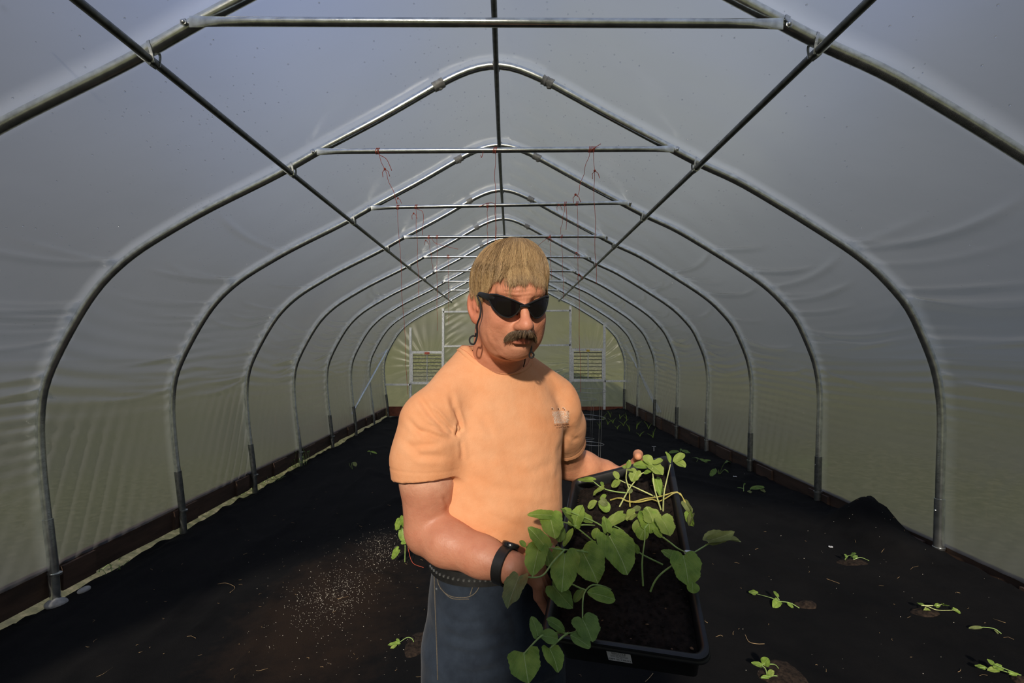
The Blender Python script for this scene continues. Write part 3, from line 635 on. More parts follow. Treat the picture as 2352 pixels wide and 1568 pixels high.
def skin():
    P, Q = skin_field(); N = vnorm(P, Q)
    L = (P-HC) @ HR; L[:, 0] /= XS                                    # head coordinates
    P = crease(P, N, [([(1152, 668), (1185, 672), (1225, 668)], 2.2, .0007), ([(1160, 679), (1190, 682), (1222, 678)], 2.2, .0006), ([(1196, 682), (1198, 696)], 2.2, .0010), ([(1205, 683), (1204, 696)], 2.0, .0009),
        ([(1110, 760), (1120, 790), (1145, 815)], 5, .0016), ([(1098, 770), (1106, 800), (1130, 830)], 5, .0014), ([(1128, 765), (1140, 795), (1165, 822)], 4, .0008), ([(1020, 1142), (1030, 1160), (1028, 1172)], 5, .004), ([(1302, 1050), (1318, 1046), (1332, 1036)], 3, .0020), ([(1300, 1056), (1322, 1053), (1338, 1040)], 2.5, .0015)])
    base = np.array([.68, .305, .165]); col = np.tile(base, (len(P), 1)); red = np.array([.56, .20, .13]); pale = np.array([.72, .46, .34])
    def blend(w, c): 
        nonlocal col; col = col*(1-w[:, None])+np.array(c)*w[:, None]
    head = smooth01(P[:, 2], 1.50, 1.56)
    blend(head*.35, red)
    nose = np.exp(-(((L[:, 0])/.017)**2+((L[:, 1]+.112)/.022)**2+((L[:, 2]+.040)/.018)**2)); blend(nose*.55, (.62, .20, .13))
    for s in (-1, 1): blend(np.exp(-(((L[:, 0]-s*.042)/.020)**2+((L[:, 1]+.078)/.03)**2+((L[:, 2]+.028)/.018)**2))*.35, (.60, .20, .13))
    ear = ((np.abs(L[:, 0]) > .072) & (np.abs(L[:, 2]+.012) < .05) & (L[:, 1] > -.01) & (L[:, 1] < .06)).astype(float)*head; blend(ear*.6, (.55, .17, .10))
    lip = np.exp(-((L[:, 0]/.021)**4+((L[:, 2]+.0695)/.0075)**4))*(L[:, 1] < -.085); blend(lip*.85, (.42, .11, .08))
    jaw = np.exp(-((L[:, 0]/.055)**4+((L[:, 2]+.085)/.028)**4))*(L[:, 1] < -.02)*(1-lip); blend(jaw*.22, (.33, .22, .16))
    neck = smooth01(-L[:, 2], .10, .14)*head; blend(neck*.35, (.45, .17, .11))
    arm = 1-head
    t = (P-RS)@(RE-RS)/((RE-RS)@(RE-RS)); up = arm*smooth01(-t, -.66, -.42)*(P[:, 0] < -.1); blend(up*.75, pale)
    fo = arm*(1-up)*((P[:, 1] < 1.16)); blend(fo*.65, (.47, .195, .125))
    nail = np.zeros(len(P))
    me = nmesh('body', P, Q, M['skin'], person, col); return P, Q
def skin_mat():
    m, t, o = material('skin'); L = t.links.new; b = nd(t, 'ShaderNodeBsdfPrincipled'); L(b.outputs[0], o.inputs[0]); a = nd(t, 'ShaderNodeAttribute', attribute_name='tone'); tc = nd(t, 'ShaderNodeTexCoord')
    n = nd(t, 'ShaderNodeTexNoise', Scale=38.0, Detail=5.0, Roughness=0.6); L(tc.outputs['Object'], n.inputs['Vector'])
    c = mixc(t, mth(t, 'MULTIPLY', ramp(t, n.outputs['Fac'], [(.45, (0, 0, 0)), (.7, (1, 1, 1))]), .42), a.outputs['Color'], (.44, .15, .085))
    n4 = nd(t, 'ShaderNodeTexNoise', Scale=420.0, Detail=2.0); L(tc.outputs['Object'], n4.inputs['Vector'])
    c = mixc(t, mth(t, 'MULTIPLY', ramp(t, n4.outputs['Fac'], [(.62, (0, 0, 0)), (.72, (1, 1, 1))]), .22), c, (.28, .11, .07)); L(c, b.inputs['Base Color'])
    b.inputs['Roughness'].default_value = .48; b.inputs['Specular IOR Level'].default_value = .42; b.inputs['Subsurface Weight'].default_value = .12; b.inputs['Subsurface Radius'].default_value = (.010, .003, .0015); b.inputs['Subsurface Scale'].default_value = 1
    n2 = nd(t, 'ShaderNodeTexNoise', Scale=260.0, Detail=3.0); L(tc.outputs['Object'], n2.inputs['Vector']); bp = nd(t, 'ShaderNodeBump', Strength=.5, Distance=.0009); L(n2.outputs['Fac'], bp.inputs['Height']); n5 = nd(t, 'ShaderNodeTexNoise', Scale=70.0, Detail=4.0); L(tc.outputs['Object'], n5.inputs['Vector']); b5 = nd(t, 'ShaderNodeBump', Strength=.45, Distance=.0025); L(n5.outputs['Fac'], b5.inputs['Height']); L(bp.outputs[0], b5.inputs['Normal']); L(b5.outputs[0], b.inputs['Normal']); return m
M['skin'] = skin_mat()
def cloth_mat(name, c1, c2, weave, rough=.9, sheen=.25, wear=None):
    m, t, o = material(name); L = t.links.new; b = nd(t, 'ShaderNodeBsdfPrincipled'); L(b.outputs[0], o.inputs[0]); tc = nd(t, 'ShaderNodeTexCoord')
    n = nd(t, 'ShaderNodeTexNoise', Scale=11.0, Detail=6.0, Roughness=.62); L(tc.outputs['Object'], n.inputs['Vector']); n2 = nd(t, 'ShaderNodeTexNoise', Scale=weave, Detail=2.0); L(tc.outputs['Object'], n2.inputs['Vector'])
    c = ramp(t, n.outputs['Fac'], [(.35, c1), (.66, c2)]); c = mixc(t, mth(t, 'MULTIPLY', n2.outputs['Fac'], .30), c, tuple(x*.62 for x in c1)); L(c, b.inputs['Base Color'])
    b.inputs['Roughness'].default_value = rough; b.inputs['Sheen Weight'].default_value = sheen; b.inputs['Specular IOR Level'].default_value = .15
    n3 = nd(t, 'ShaderNodeTexNoise', Scale=34.0, Detail=4.0); L(tc.outputs['Object'], n3.inputs['Vector'])
    bp = nd(t, 'ShaderNodeBump', Strength=.30, Distance=.0012); L(n2.outputs['Fac'], bp.inputs['Height']); b2 = nd(t, 'ShaderNodeBump', Strength=.30, Distance=.006); L(n3.outputs['Fac'], b2.inputs['Height']); L(bp.outputs[0], b2.inputs['Normal']); L(b2.outputs[0], b.inputs['Normal']); return m
M['shirt'] = cloth_mat('orange_cotton', (.76, .335, .155), (.83, .425, .225), 700, .9, .04)
M['denim'] = cloth_mat('dark_denim', (.011, .016, .026), (.030, .042, .062), 900, .85, .1)
SKP, SKQ = skin()
NSL = .72
def shirt():
    f = Field(span((-.29, .25, .0030)), span((.97, 1.44, .0032)), span((1.09, 1.63, .0030)))
    f.section([(1.125, .150, .120, .004), (1.18, .151, .130, -.004), (1.24, .151, .128, -.004), (1.32, .156, .120, .000), (1.40, .162, .110, 0), (1.45, .152, .098, 0), (1.50, .120, .088, 0.002), (1.55, .080, .080, .004), (1.60, .068, .072, .006)], BX, BY, PY, .02)
    f.cap(bod(-.050, .012, 1.528), RS+V(.022, .004, .026), .056, .056, .02); f.cap(bod(.050, .012, 1.528), LS+V(-.012, .0, .030), .056, .054, .02)
    f.cap(bod(0, .02, 1.51), bod(0, .03, 1.565), .066, .062, .02)
    RH = RS+(RE-RS)*.47; LH = LS+(LE-LS)*.60
    for a, b, w, fr, H_, tilt, ri in ((RS, RE, .072, .50, RH, V(.10, 0, 0), .060), (LS, LE, .056, .60, LH, V(-.10, -.1, 0), .048)):
        d = b-a; g = Field(*f.ax); g.chain([a, a+d*.3, a+d*fr*1.25], [.062 if w > .06 else .056, w-.001, w], .03)
        g.cap(a+d*.38, b, ri-.002, ri+.008 if w > .06 else ri+.002, .003, 'sub'); g.cut(H_, d/np.linalg.norm(d)+tilt)
        f.put(g.F, (slice(None),)*3, .022, 'add')
    # collar opening: an oval tilted down to the front
    f.cut(bod(0, -.040, 1.556), V(0, 0, 1)+(bod(0, -1, 0)-bod(0, 0, 0))*NSL, (-.2, .95, 1.49), (.15, 1.35, 1.7))
    f.cut((0, 0, 1.583), (0, 0, 1))
    f.section([(1.49, .062, .060, -.004), (1.60, .063, .061, -.004), (1.8, .065, .063, -.004)], BX, BY, PY, .003, 'sub', 2.0)
    f.cut(bod(0, 0, 1.128), V(0, 0, -1)+V(.12, .0, 0))
    P, Q = f.mesh(); P = relax(P, Q, 2, .5); N = vnorm(P, Q)
    P = crease(P, N, [
        ([(958, 905), (985, 945), (1020, 985), (1050, 998)], 7, .0040), ([(1036, 905), (1048, 950), (1058, 985), (1052, 998)], 6, .0032), ([(955, 985), (1000, 1000), (1045, 1002)], 6, .0030),
        ([(935, 960), (975, 1005), (1030, 1008)], 6, .0022), ([(1050, 975), (1048, 990), (1049, 1000)], 3.2, .0065), ([(1048, 940), (1056, 968), (1058, 984), (1050, 997)], 3.5, .0040), ([(998, 942), (1022, 970), (1046, 997)], 3.5, .0034), ([(985, 975), (1015, 990), (1045, 1000)], 4, .0026), ([(1056, 1010), (1060, 1030), (1062, 1055)], 5, .0020),
        ([(945, 1025), (990, 1020), (1045, 1006)], 7, .0024), ([(925, 1010), (965, 1045), (1030, 1050)], 8, .0022), ([(1070, 930), (1110, 960), (1135, 1005)], 9, .0014), ([(1075, 870), (1110, 905), (1150, 930)], 8, .0010),
        ([(1080, 1085), (1130, 1120), (1200, 1130)], 10, .0016), ([(1075, 1130), (1120, 1180), (1200, 1215)], 10, .0018), ([(1160, 1075), (1220, 1085), (1275, 1060)], 10, .0014), ([(1284, 1020), (1290, 1060), (1280, 1100)], 7, .0028),
        ([(1310, 960), (1300, 1000), (1286, 1040)], 7, .0035), ([(1312, 1000), (1318, 1010), (1330, 1005)], 5, .0020), ([(1260, 850), (1275, 880), (1275, 920)], 8, .0010), ([(1130, 1040), (1180, 1060), (1240, 1055)], 12, .0012),
        ([(1060, 1200), (1110, 1240), (1160, 1262)], 9, .0020), ([(1180, 1150), (1235, 1165), (1285, 1150)], 10, .0014), ([(990, 1225), (1010, 1245), (1050, 1262)], 6, .0015)])
    # hem stitching
    X, Y = pxof(P); N = vnorm(P, Q)
    for a, d, q in ((RH, (RE-RS)/np.linalg.norm(RE-RS), -.020), (LH, (LE-LS)/np.linalg.norm(LE-LS), -.020)):
        h = (P-a)@d; near = np.linalg.norm(P-a, axis=1) < .12; P = P-N*(.0009*np.exp(-((h-q)/.0018)**2)*near*(np.abs(P[:, 0]) > .1))[:, None]
    for _ in range(1):
        s = np.array([noise.noise(Vector((p[0]*9, p[1]*9, p[2]*14)))*.0028+noise.noise(Vector((p[0]*24, p[1]*24, p[2]*30)))*.0009 for p in P]); P = P+N*s[:, None]
    nmesh('t_shirt', P, Q, M['shirt'], person); return P, Q
SHP, SHQ = shirt(); SHB = bvh(SHP, SHQ)
def collar():
    """ribbed neckband snapped onto the edge of the shirt"""
    n = 96; vs = []; out = []
    def snap(p, o_):
        l, nn, _, _ = SHB.find_nearest(Vector(p)); nn = V(*nn); return V(*l)+nn*o_
    rows = [(-.003, -.006, None), (.0010, .0030, None), (.0040, .0010, .0042), (.0085, -.003, .0042), (.0125, -.007, .0040), (.0165, -.012, .0036), (.0180, -.0135, -.001)]
    for k in range(n):
        a = 2*math.pi*k/n; u, v = .064*math.cos(a), -.004+.062*math.sin(a); z = min(1.583, 1.556-NSL*(-v-.040)); e = bod(u, v, z); dd = bod(math.cos(a), math.sin(a), 0)-bod(0, 0, 0)
        for o_, w, sn in rows: p = e+dd*o_+V(0, 0, w); vs.append(p if sn is None else snap(p, sn))
    m = len(rows); A = np.array(vs).reshape(n, m, 3)
    for _ in range(3): A = (A*2+np.roll(A, 1, 0)+np.roll(A, -1, 0))/4
    mb = MB(); mb.add(A.reshape(-1, 3), [(k*m+j, k*m+j+1, ((k+1) % n)*m+j+1, ((k+1) % n)*m+j) for k in range(n) for j in range(m-1)]); mb.build('neckband', M['shirt'], person, sharp=80)
    M['seam'] = pbr('orange_thread', (.62, .24, .11), .9, 0, .1, 200)
    mb = MB()
    for j in (1, 4): mb.tube(list(A[:, j]+V(0, 0, .0004))+[A[0, j]], .0007, 5)
    mb.build('neck_seam', M['seam'], person)
collar()
def jeans():
    f = Field(span((-.26, .22, .0045)), span((.95, 1.42, .0045)), span((.14, .80, .010), (.80, 1.16, .0045)))
    f.section([(.86, .148, .112, .004), (.93, .153, .120, .004), (1.02, .152, .120, .002), (1.10, .144, .112, 0), (1.128, .141, .109, 0)], BX, BY, PY, .02)
    for s in (-1, 1):
        f.chain([bod(s*.078, 0, .91), bod(s*.10, -.01, .52), bod(s*.11, .02, .19)], [.092, .072, .062], .02)
    f.cut((0, 0, .175), (0, 0, -1)); f.cut((0, 0, 1.126), (0, 0, 1))
    P, Q = f.mesh(); P = relax(P, Q, 1, .5); N = vnorm(P, Q)
    P = crease(P, N, [([(1012, 1410), (1060, 1432), (1120, 1425)], 8, .002), ([(1015, 1450), (1080, 1475), (1160, 1455)], 9, .0022), ([(1020, 1490), (1100, 1505), (1180, 1480)], 9, .0018), ([(1150, 1380), (1180, 1420), (1190, 1470)], 9, .003), ([(1030, 1540), (1090, 1550), (1150, 1530)], 9, .002)])
    N = vnorm(P, Q); s = np.array([noise.noise(Vector((p[0]*10, p[1]*10, p[2]*22)))*.004 for p in P]); P = P+N*s[:, None]
    nmesh('jeans', P, Q, M['denim'], person); return P, Q
JP, JQ = jeans(); JB = bvh(JP, JQ)
def stitch(name, bv, lines, r, mat, parent, lift=.001):
    mb = MB()
    for ln in lines:
        L = crom([tuple(map(float, p)) for p in ln], max(8, len(ln)*8)); pts = []
        for x, y in L:
            h = shoot(bv, x, y)
            if h[0] is not None: pts.append(V(*h[0])+V(*h[1])*(lift if h[1][1] < 0 else -lift))
        if len(pts) > 3: mb.tube(pts, r, 5)
    if mb.v: return mb.build(name, mat, parent)
M['thread'] = pbr('denim_thread', (.10, .085, .065), .8, 0, .2, 300)
M['leather'] = pbr('black_leather', (.012, .012, .012), .45, 0, .2, 60, bump=.2)
stitch('pocket_seam', JB, [[(1004, 1312), (1010, 1345), (1035, 1368), (1075, 1370), (1098, 1352), (1106, 1315)], [(1006, 1308), (1060, 1322), (1108, 1328)], [(1012, 1350), (1038, 1373), (1078, 1375)], [(998, 1310), (1000, 1380), (1003, 1460), (1006, 1560)], [(1092, 1328), (1080, 1365)]], .0011, M['thread'], person)
MB().ball(V(*(shoot(JB, 1084, 1328)[0])), .0035, 8).ball(V(*(shoot(JB, 1003, 1352)[0])), .003, 8).build('pocket_rivet', M['zinc'], person)
def belt():
    tab = .1505; mb = MB(); R = []
    for a in np.linspace(0, 2*math.pi, 72, endpoint=False):
        e = 2.3; c, s = math.cos(a), math.sin(a); r = 1/((abs(c)/.147)**e+(abs(s)/.115)**e)**(1/e); R.append((r*c, r*s))
    vs = []
    for u, v in R:
        for o_, z in ((-.002, 1.094), (.003, 1.095), (.003, 1.123), (-.002, 1.124)):
            k = 1+o_/math.hypot(u, v); vs.append(bod(u*k, v*k, z))
    n = len(R); mb.add(vs, [(i*4+j, ((i+1) % n)*4+j, ((i+1) % n)*4+(j+1) % 4, i*4+(j+1) % 4) for i in range(n) for j in range(4)]); b = mb.build('belt', M['leather'], person, sharp=30)
    for a in np.linspace(math.radians(178), math.radians(252), 17):
        e = 2.3; c, s = math.cos(a), math.sin(a); r = 1/((abs(c)/.147)**e+(abs(s)/.115)**e)**(1/e)+.0035
        MB().ball(bod(r*c, r*s, 1.108), .0033, 6, sc=(1, .7, 1)).build('belt_stud', M['zinc'], b)
belt()
for s in (-1, 1):
    g = ground(*bod(s*.11, -.03, 0)[:2]); f = Field(span((-.30, .25, .006)), span((.95, 1.35, .006)), span((g-.01, g+.24, .006))); c = bod(s*.11, .02, 0)
    f.chain([bod(s*.11, .045, g+.035), bod(s*.115, -.03, g+.045), bod(s*.125, -.12, g+.038)], [.036, .045, .040], .02); f.cap(bod(s*.11, .03, g+.06), bod(s*.11, .02, g+.19), .045, .048, .02); f.cut((0, 0, g+.004), (0, 0, -1)); P, Q = f.mesh(); P = relax(P, Q, 1)
    nmesh('boot', P, Q, M['leather'], person)
# ---- hair, grown strand by strand over the skull
def strandmat(name, c1, c2, c3):
    m, t, o = material(name); L = t.links.new; b = nd(t, 'ShaderNodeBsdfPrincipled'); L(b.outputs[0], o.inputs[0]); a = nd(t, 'ShaderNodeAttribute', attribute_name='tone')
    L(ramp(t, a.outputs['Fac'], [(0.0, c1), (.5, c2), (1.0, c3)]), b.inputs['Base Color']); b.inputs['Roughness'].default_value = .42; b.inputs['Specular IOR Level'].default_value = .5; return m
M['hair'] = strandmat('sandy_hair', (.16, .095, .045), (.42, .27, .125), (.80, .57, .29))
M['whisker'] = strandmat('brown_whiskers', (.05, .032, .02), (.14, .088, .048), (.33, .22, .12))
def strands(name, paths, rad, mat, parent, tn=None):
    """paths: n x m x 3; three-sided tapered strands in one mesh"""
    A = np.array(paths); n, m, _ = A.shape; T = np.gradient(A, axis=1); T /= np.linalg.norm(T, axis=2)[..., None]+1e-9
    up = np.array([.3, .2, 1.0]); N = np.cross(T, up); N /= np.linalg.norm(N, axis=2)[..., None]+1e-9; B = np.cross(T, N); rr = (np.array(rad)[:, None]*np.linspace(1, .35, m)[None])[..., None]
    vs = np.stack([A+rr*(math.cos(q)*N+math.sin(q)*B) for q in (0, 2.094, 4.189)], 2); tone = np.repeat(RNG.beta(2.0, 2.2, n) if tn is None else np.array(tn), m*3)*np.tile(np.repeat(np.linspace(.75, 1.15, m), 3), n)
    I = np.arange(n*m*3).reshape(n, m, 3); Qs = [np.stack([I[:, :-1, j], I[:, :-1, (j+1) % 3], I[:, 1:, (j+1) % 3], I[:, 1:, j]], -1).reshape(-1, 4) for j in range(3)]
    return nmesh(name, vs.reshape(-1, 3), np.vstack(Qs), mat, parent, np.repeat(np.clip(tone, 0, 1)[:, None], 3, 1))
HB = bvh(SKP, SKQ)
def hairline(phi):
    """height of the lower edge of the hair (head coords) by direction: 0 = face, +-pi = nape"""
    a = abs(phi); return float(np.interp(a, [0, .35, .62, .85, 1.05, 1.25, 1.5, 1.75, 2.1, math.pi], [.036, .036, .042, .028, .006, -.006, .016, .000, -.050, -.070]))
def hair():
    cr = (.022, .010); paths, rad, tone = [], [], []; rr = random.Random(4)
    A, Bq, Cq, oz = .0750, .0970, .0800, .040                                   # shell radii, a little proud of the skull
    for layer, cnt in ((0, 4200), (1, 7600), (2, 6800)):
        for i in range(cnt):
            phi = rr.uniform(-math.pi, math.pi); phi = phi if rr.random() < .55 else rr.uniform(-1.7, 1.7)
            ze = hairline(phi)+rr.gauss(0, .0045)+(.022*rr.random()**2 if layer else 0)+(.004*math.sin(phi*9+1)+.003*math.sin(phi*23) if abs(phi) < 1.0 else 0)
            lift = (.000, .0045, .0085)[layer]+rr.uniform(-.0015, .002); pts = []; cn = noise.noise(Vector((phi*5, layer*3, 1))); c2 = noise.noise(Vector((phi*16, layer*5, 4))); sw = rr.gauss(0, .16)+.50*cn+.22*c2+(.30 if layer == 2 and rr.random() < .2 else 0)*rr.uniform(-1, 1)
            st = rr.uniform(0.02, .25) if rr.random() < .6 else rr.uniform(.2, .75); m = 11; ph2 = rr.uniform(0, 6)
            tz = (ze-oz)/(Cq+lift); te = math.acos(max(-.95, min(.98, tz)))
            for q in np.linspace(st, 1, m):
                th = te*q; p_ = phi+sw*(1-q)*1.0+.03*math.sin(q*5+ph2)
                e = 1+.10*math.sin(th)**2*0
                cl = .0022*math.sin(phi*31+q*2)*q+.0015*math.sin(phi*67)*q
                r_ = lift+.006*math.sin(math.pi*min(1, q*1.1))*.6+cl
                # blend from the whorl outward
                k = min(1, q*1.3); ox, oy = cr[0]*(1-k), cr[1]*(1-k)
                x = (A+r_)*math.sin(th)*math.sin(p_)+ox; y = -(Bq+r_)*math.sin(th)*math.cos(p_)+.012+oy; z = (Cq+r_)*math.cos(th)+oz
                if q > .72 and abs(phi) < 2: y_in = (q-.72)*.006; x *= 1-y_in; y = (y-.012)*(1-y_in)+.012
                w_ = hd(x, y, z)
                if q > .45:                                      # keep clear of the skin
                    l, nn, _, _ = HB.find_nearest(Vector(w_)); l, nn = V(*l), V(*nn); g_ = (w_-l)@nn
                    if g_ < .0022+lift*.45: w_ = l+nn*(.0022+lift*.45+cl*.4)
                pts.append(w_)
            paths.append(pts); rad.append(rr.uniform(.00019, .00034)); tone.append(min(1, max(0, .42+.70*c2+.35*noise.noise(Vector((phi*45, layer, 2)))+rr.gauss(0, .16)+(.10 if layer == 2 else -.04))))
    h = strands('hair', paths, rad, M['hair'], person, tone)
    f = Field(span((-.10, .11, .003)), span((.93, 1.18, .003)), span((1.56, 1.82, .003))); f.ell(hd(0, .012, oz), (A+.002, Bq+.002, Cq+.004), HR, .004)
    P, Q = f.mesh(); L = (P-HC)@HR; L[:, 0] /= XS; ph = np.arctan2(L[:, 0], -(L[:, 1]-.012)); hl = np.array([hairline(a) for a in ph]); keep = L[:, 2] > hl+.006; Q = Q[keep[Q].all(1)]
    nmesh('hair_base', P, Q, M['hair'], h, np.full((len(P), 3), .30))
    # brows
    paths, rad = [], []
    return h
hair()
def moustache():
    paths, rad = [], []; rr = random.Random(8)
    for i in range(2600):
        s = rr.choice([-1, 1]); u = rr.random()**.8; x0 = s*(.001+u*.028); z0 = -.0505-.010*u*u+rr.uniform(-.0050, .0050)*(1-.2*u); h = HB.ray_cast(Vector(hd(x0, -.2, z0)), Vector(HR@V(0, 1, 0)))
        if h[0] is None: continue
        b = V(*h[0]); dr = HR@V(s*(.25+.75*u)*.75+rr.gauss(0, .12), -.55*(1-u)-.12, -.9+rr.gauss(0, .12)); L_ = rr.uniform(.007, .0125)*(1+.15*u); dr /= np.linalg.norm(dr)
        pts = [b+dr*L_*q+(HR@V(0, .30, -.22))*L_*q*q for q in np.linspace(0, 1, 6)]; paths.append(pts); rad.append(rr.uniform(.00024, .00042))
    strands('moustache', paths, rad, M['whisker'], person)
moustache()
# ---- sunglasses
M['gloss_black'] = pbr('black_frame', (.010, .010, .010), .22, 0, .1, 60, spec=.6)
M['lens'] = pbr('dark_lens', (.006, .004, .004), .08, 0, .1, 10, spec=.35)
M['cord'] = pbr('black_cord', (.010, .010, .012), .7, 0, .1, 60)
def glasses():
    g = empty('sunglasses', hd(0, -.10, .002), "black wraparound sunglasses on the man's face with a retainer cord", 'sunglasses')
    def wrap(u, w, o=0.0):
        """u sideways along the wrap, w up, o outward"""
        R = .078; a = u/R; r = R+o+.004; return hd(r*math.sin(a)*.97-.0035, -.027-r*math.cos(a)*1.0+.002*(w/.02)**2, w-.002)
    outl = [(.0060, .0010), (.018, .0065), (.034, .0115), (.050, .0150), (.066, .0170), (.0760, .0130), (.0680, -.0020), (.056, -.0145), (.042, -.0225), (.029, -.0245), (.018, -.0190), (.0100, -.0090)]
    for s in (-1, 1):
        O = crom(outl+[outl[0]], 49)[:-1]; c = O.mean(0); vs = []; rings = 7
        for k in range(rings+1):
            t = k/rings
            for p in O: q = c+(p-c)*t; vs.append(wrap(s*q[0], q[1]+.001, .0025))
        n = len(O); fs = [(k*n+i, k*n+(i+1) % n, (k+1)*n+(i+1) % n, (k+1)*n+i) for k in range(rings) for i in range(n)]
        if s > 0: fs = [q[::-1] for q in fs]
        b = len(vs); vs += [wrap(s*(c+(p-c))[0], p[1]+.001, .0005) for p in O]; fs += [(rings*n+i, rings*n+(i+1) % n, b+(i+1) % n, b+i) for i in range(n)]
        MB().add(vs, fs).build('lens', M['lens'], g, sharp=60)
    mb = MB()
    for s in (-1, 1):
        O = crom(outl+[outl[0]], 49); mb.tube([wrap(s*p[0], p[1]+.001, .0018) for p in O], .0016, 8)
        mb.tube([wrap(s*p, q, .003) for p, q in ((.0, -.0002), (.012, .0045), (.026, .0098), (.040, .0142), (.056, .0175), (.070, .0165))], [.0024, .0020, .0017, .0018, .0022, .0030], 8)
        mb.tube([wrap(s*.0075, -.003, .001), wrap(s*.0095, -.011, -.001), wrap(s*.013, -.018, -.004)], .0022, 6)
    mb.tube([wrap(-.010, -.0020, .003), wrap(0, -.0012, .0035), wrap(.010, -.0020, .003)], [.0028, .0026, .0028], 10); mb.build('frame', M['gloss_black'], g)
    for s in (-1, 1):
        a = wrap(s*.060, .0100, .001); P = [a, wrap(s*.076, .0120, .0015), hd(s*.0785, -.036, .014), hd(s*.0790, -.012, .012), hd(s*.0775, .010, .012), hd(s*.080, .024, .004)]
        P = crom(P, 26); mb = MB(); hts = np.interp(np.linspace(0, 1, 26), [0, .15, .4, .8, 1], [.0045, .0070, .0050, .0032, .003]); vs = []
        for p, h in zip(P, hts):
            for q in range(8):
                an = 2*math.pi*q/8; vs.append(p+(HR@V(s*.0016*math.cos(an), 0, h*math.sin(an)))+(HR@V(0, -.0012*math.cos(an), 0)))
        mb.add(vs, [(i*8+j, (i+1)*8+j, (i+1)*8+(j+1) % 8, i*8+(j+1) % 8) for i in range(25) for j in range(8)]+[tuple(range(8)), tuple(range(200, 208))[::-1]]); mb.build('temple', M['gloss_black'], g)
    def cord(pts, r, nm='cord'):
        pts = [W(*p) if len(p) == 3 else p for p in pts]; MB().tube(crom(pts, 60), r, 8).build(nm, M['cord'], g)
    e = pxof(np.array([hd(-.0785, .004, .012)])); 
    cord([(float(e[0][0])+4, float(e[1][0])+2, .998), (1104, 700, .992), (1103, 725, .990), (1096, 745, 1.000), (1096, 765, 1.010), (1095, 775, 1.012), (1089, 790, 1.016), (1080, 787, 1.020), (1079, 777, 1.022), (1086, 771, 1.022), (1092, 772, 1.016), (1093, 765, 1.010)], .0018)
    cord([(1218, 785, .990), (1218, 795, .992), (1220, 806, .994), (1226, 814, .998), (1223, 821, 1.0), (1217, 820, 1.0), (1216, 813, .998), (1220, 804, .994), (1220, 792, .992)], .0018)
    cord([hd(.080, .024, .004), hd(.079, .03, -.04), W(1228, 770, 1.06), W(1218, 785, .990)], .0016)
    cord([(1205, 812, 1.055), (1206, 822, 1.06), (1205, 832, 1.065), (1202, 842, 1.07)], .0014)
glasses()
# ---- wristwatch
def watch():
    ax = (RW-RE)/np.linalg.norm(RW-RE); c = RE+(RW-RE)*.935; up = V(.30, .30, .9); up -= ax*(up@ax); up /= np.linalg.norm(up); sd_ = np.cross(ax, up)
    g = empty('wristwatch', c, "black wristwatch with a dark band on the man's right wrist", 'watch')
    vs = []; n = 40; hw = .0110
    for k in range(n):
        a = 2*math.pi*k/n; d = up*math.cos(a)+sd_*math.sin(a)
        for o_, q in ((.0335, -hw), (.0365, -hw*.9), (.0365, hw*.9), (.0335, hw)): vs.append(c+d*o_+ax*q)
    MB().add(vs, [(i*4+j, ((i+1) % n)*4+j, ((i+1) % n)*4+(j+1) % 4, i*4+(j+1) % 4) for i in range(n) for j in range(4)]).build('band', M['leather'], g, sharp=40)
    P = [c+up*(.0335), c+up*.0385, c+up*.0415, c+up*.0425]; mb = MB(); mb.tube(P, [.0165, .0175, .0165, .0150], 24); mb.tube([c+up*.038+sd_*.017, c+up*.038+sd_*.0205], .0025, 8); mb.build('case', M['gloss_black'], g)
    MB().tube([c+up*.0424, c+up*.0430], [.0135, .0133], 24).build('dial', M['lens'], g)
watch()
# ---- worn print on the chest
def chest_print():
    rr = random.Random(12); w, b = MB(), MB()
    def patch(mb, x0, y0, x1, y1, sk=0.0):
        q = []
        for x, y in ((x0, y0), (x1, y0), (x1+sk, y1), (x0+sk, y1)):
            h = shoot(SHB, x, y)
            if h[0] is None: return
            q.append(V(*h[0])+V(0, -.0009, 0.0))
        mb.add(q+[p+V(0, .0006, 0) for p in q], [(0, 3, 2, 1), (4, 5, 6, 7), (0, 1, 5, 4), (1, 2, 6, 5), (2, 3, 7, 6), (3, 0, 4, 7)])
    def row(mb, x0, x1, y, h, slope, dens):
        x = x0
        while x < x1:
            cw = rr.uniform(1.4, 3.2); yy = y+(x-x0)*slope
            if rr.random() < dens: patch(mb, x, yy, x+.8, yy+h)
            if rr.random() < dens: patch(mb, x+.4, yy+rr.choice([0, h*.5, h-.8]), x+cw, yy+rr.choice([0, h*.5, h-.8])+.9)
            x += cw+rr.uniform(0, .5)
    for k in range(16): row(w, 1267+k*.35+rr.uniform(-.5, 2), 1306-rr.uniform(0, 2), 944.5+k*1.75, 1.5, -.04, .9)
    row(b, 1274, 1306, 974.5, 3.2, -.08, .95); row(b, 1278, 1308, 980, 3.2, -.10, .7)
    for (x, y) in ((1267, 937), (1281, 937.5), (1292, 936), (1295, 939)): patch(b, x, y, x+3.0, y+3.2); patch(w, x-1.4, y-1.4, x+2.5, y-.6); patch(w, x+3.2, y-1, x+4.2, y+3.5)
    for k in range(6): patch(b, 1301+k*.7, 943+k*3.2, 1307-k*.35, 946.3+k*3.2)
    p = w.build('chest_print', M['print_white'], person, smooth=False); p['label'] = 'worn pale print on the left chest'
    b.build('print_accent', M['print_brown'], p, smooth=False)
M['print_white'] = pbr('worn_white_ink', (.86, .66, .50), .8, 0, .1, 200); M['print_brown'] = pbr('worn_brown_ink', (.30, .13, .06), .8, 0, .2, 200)
chest_print()
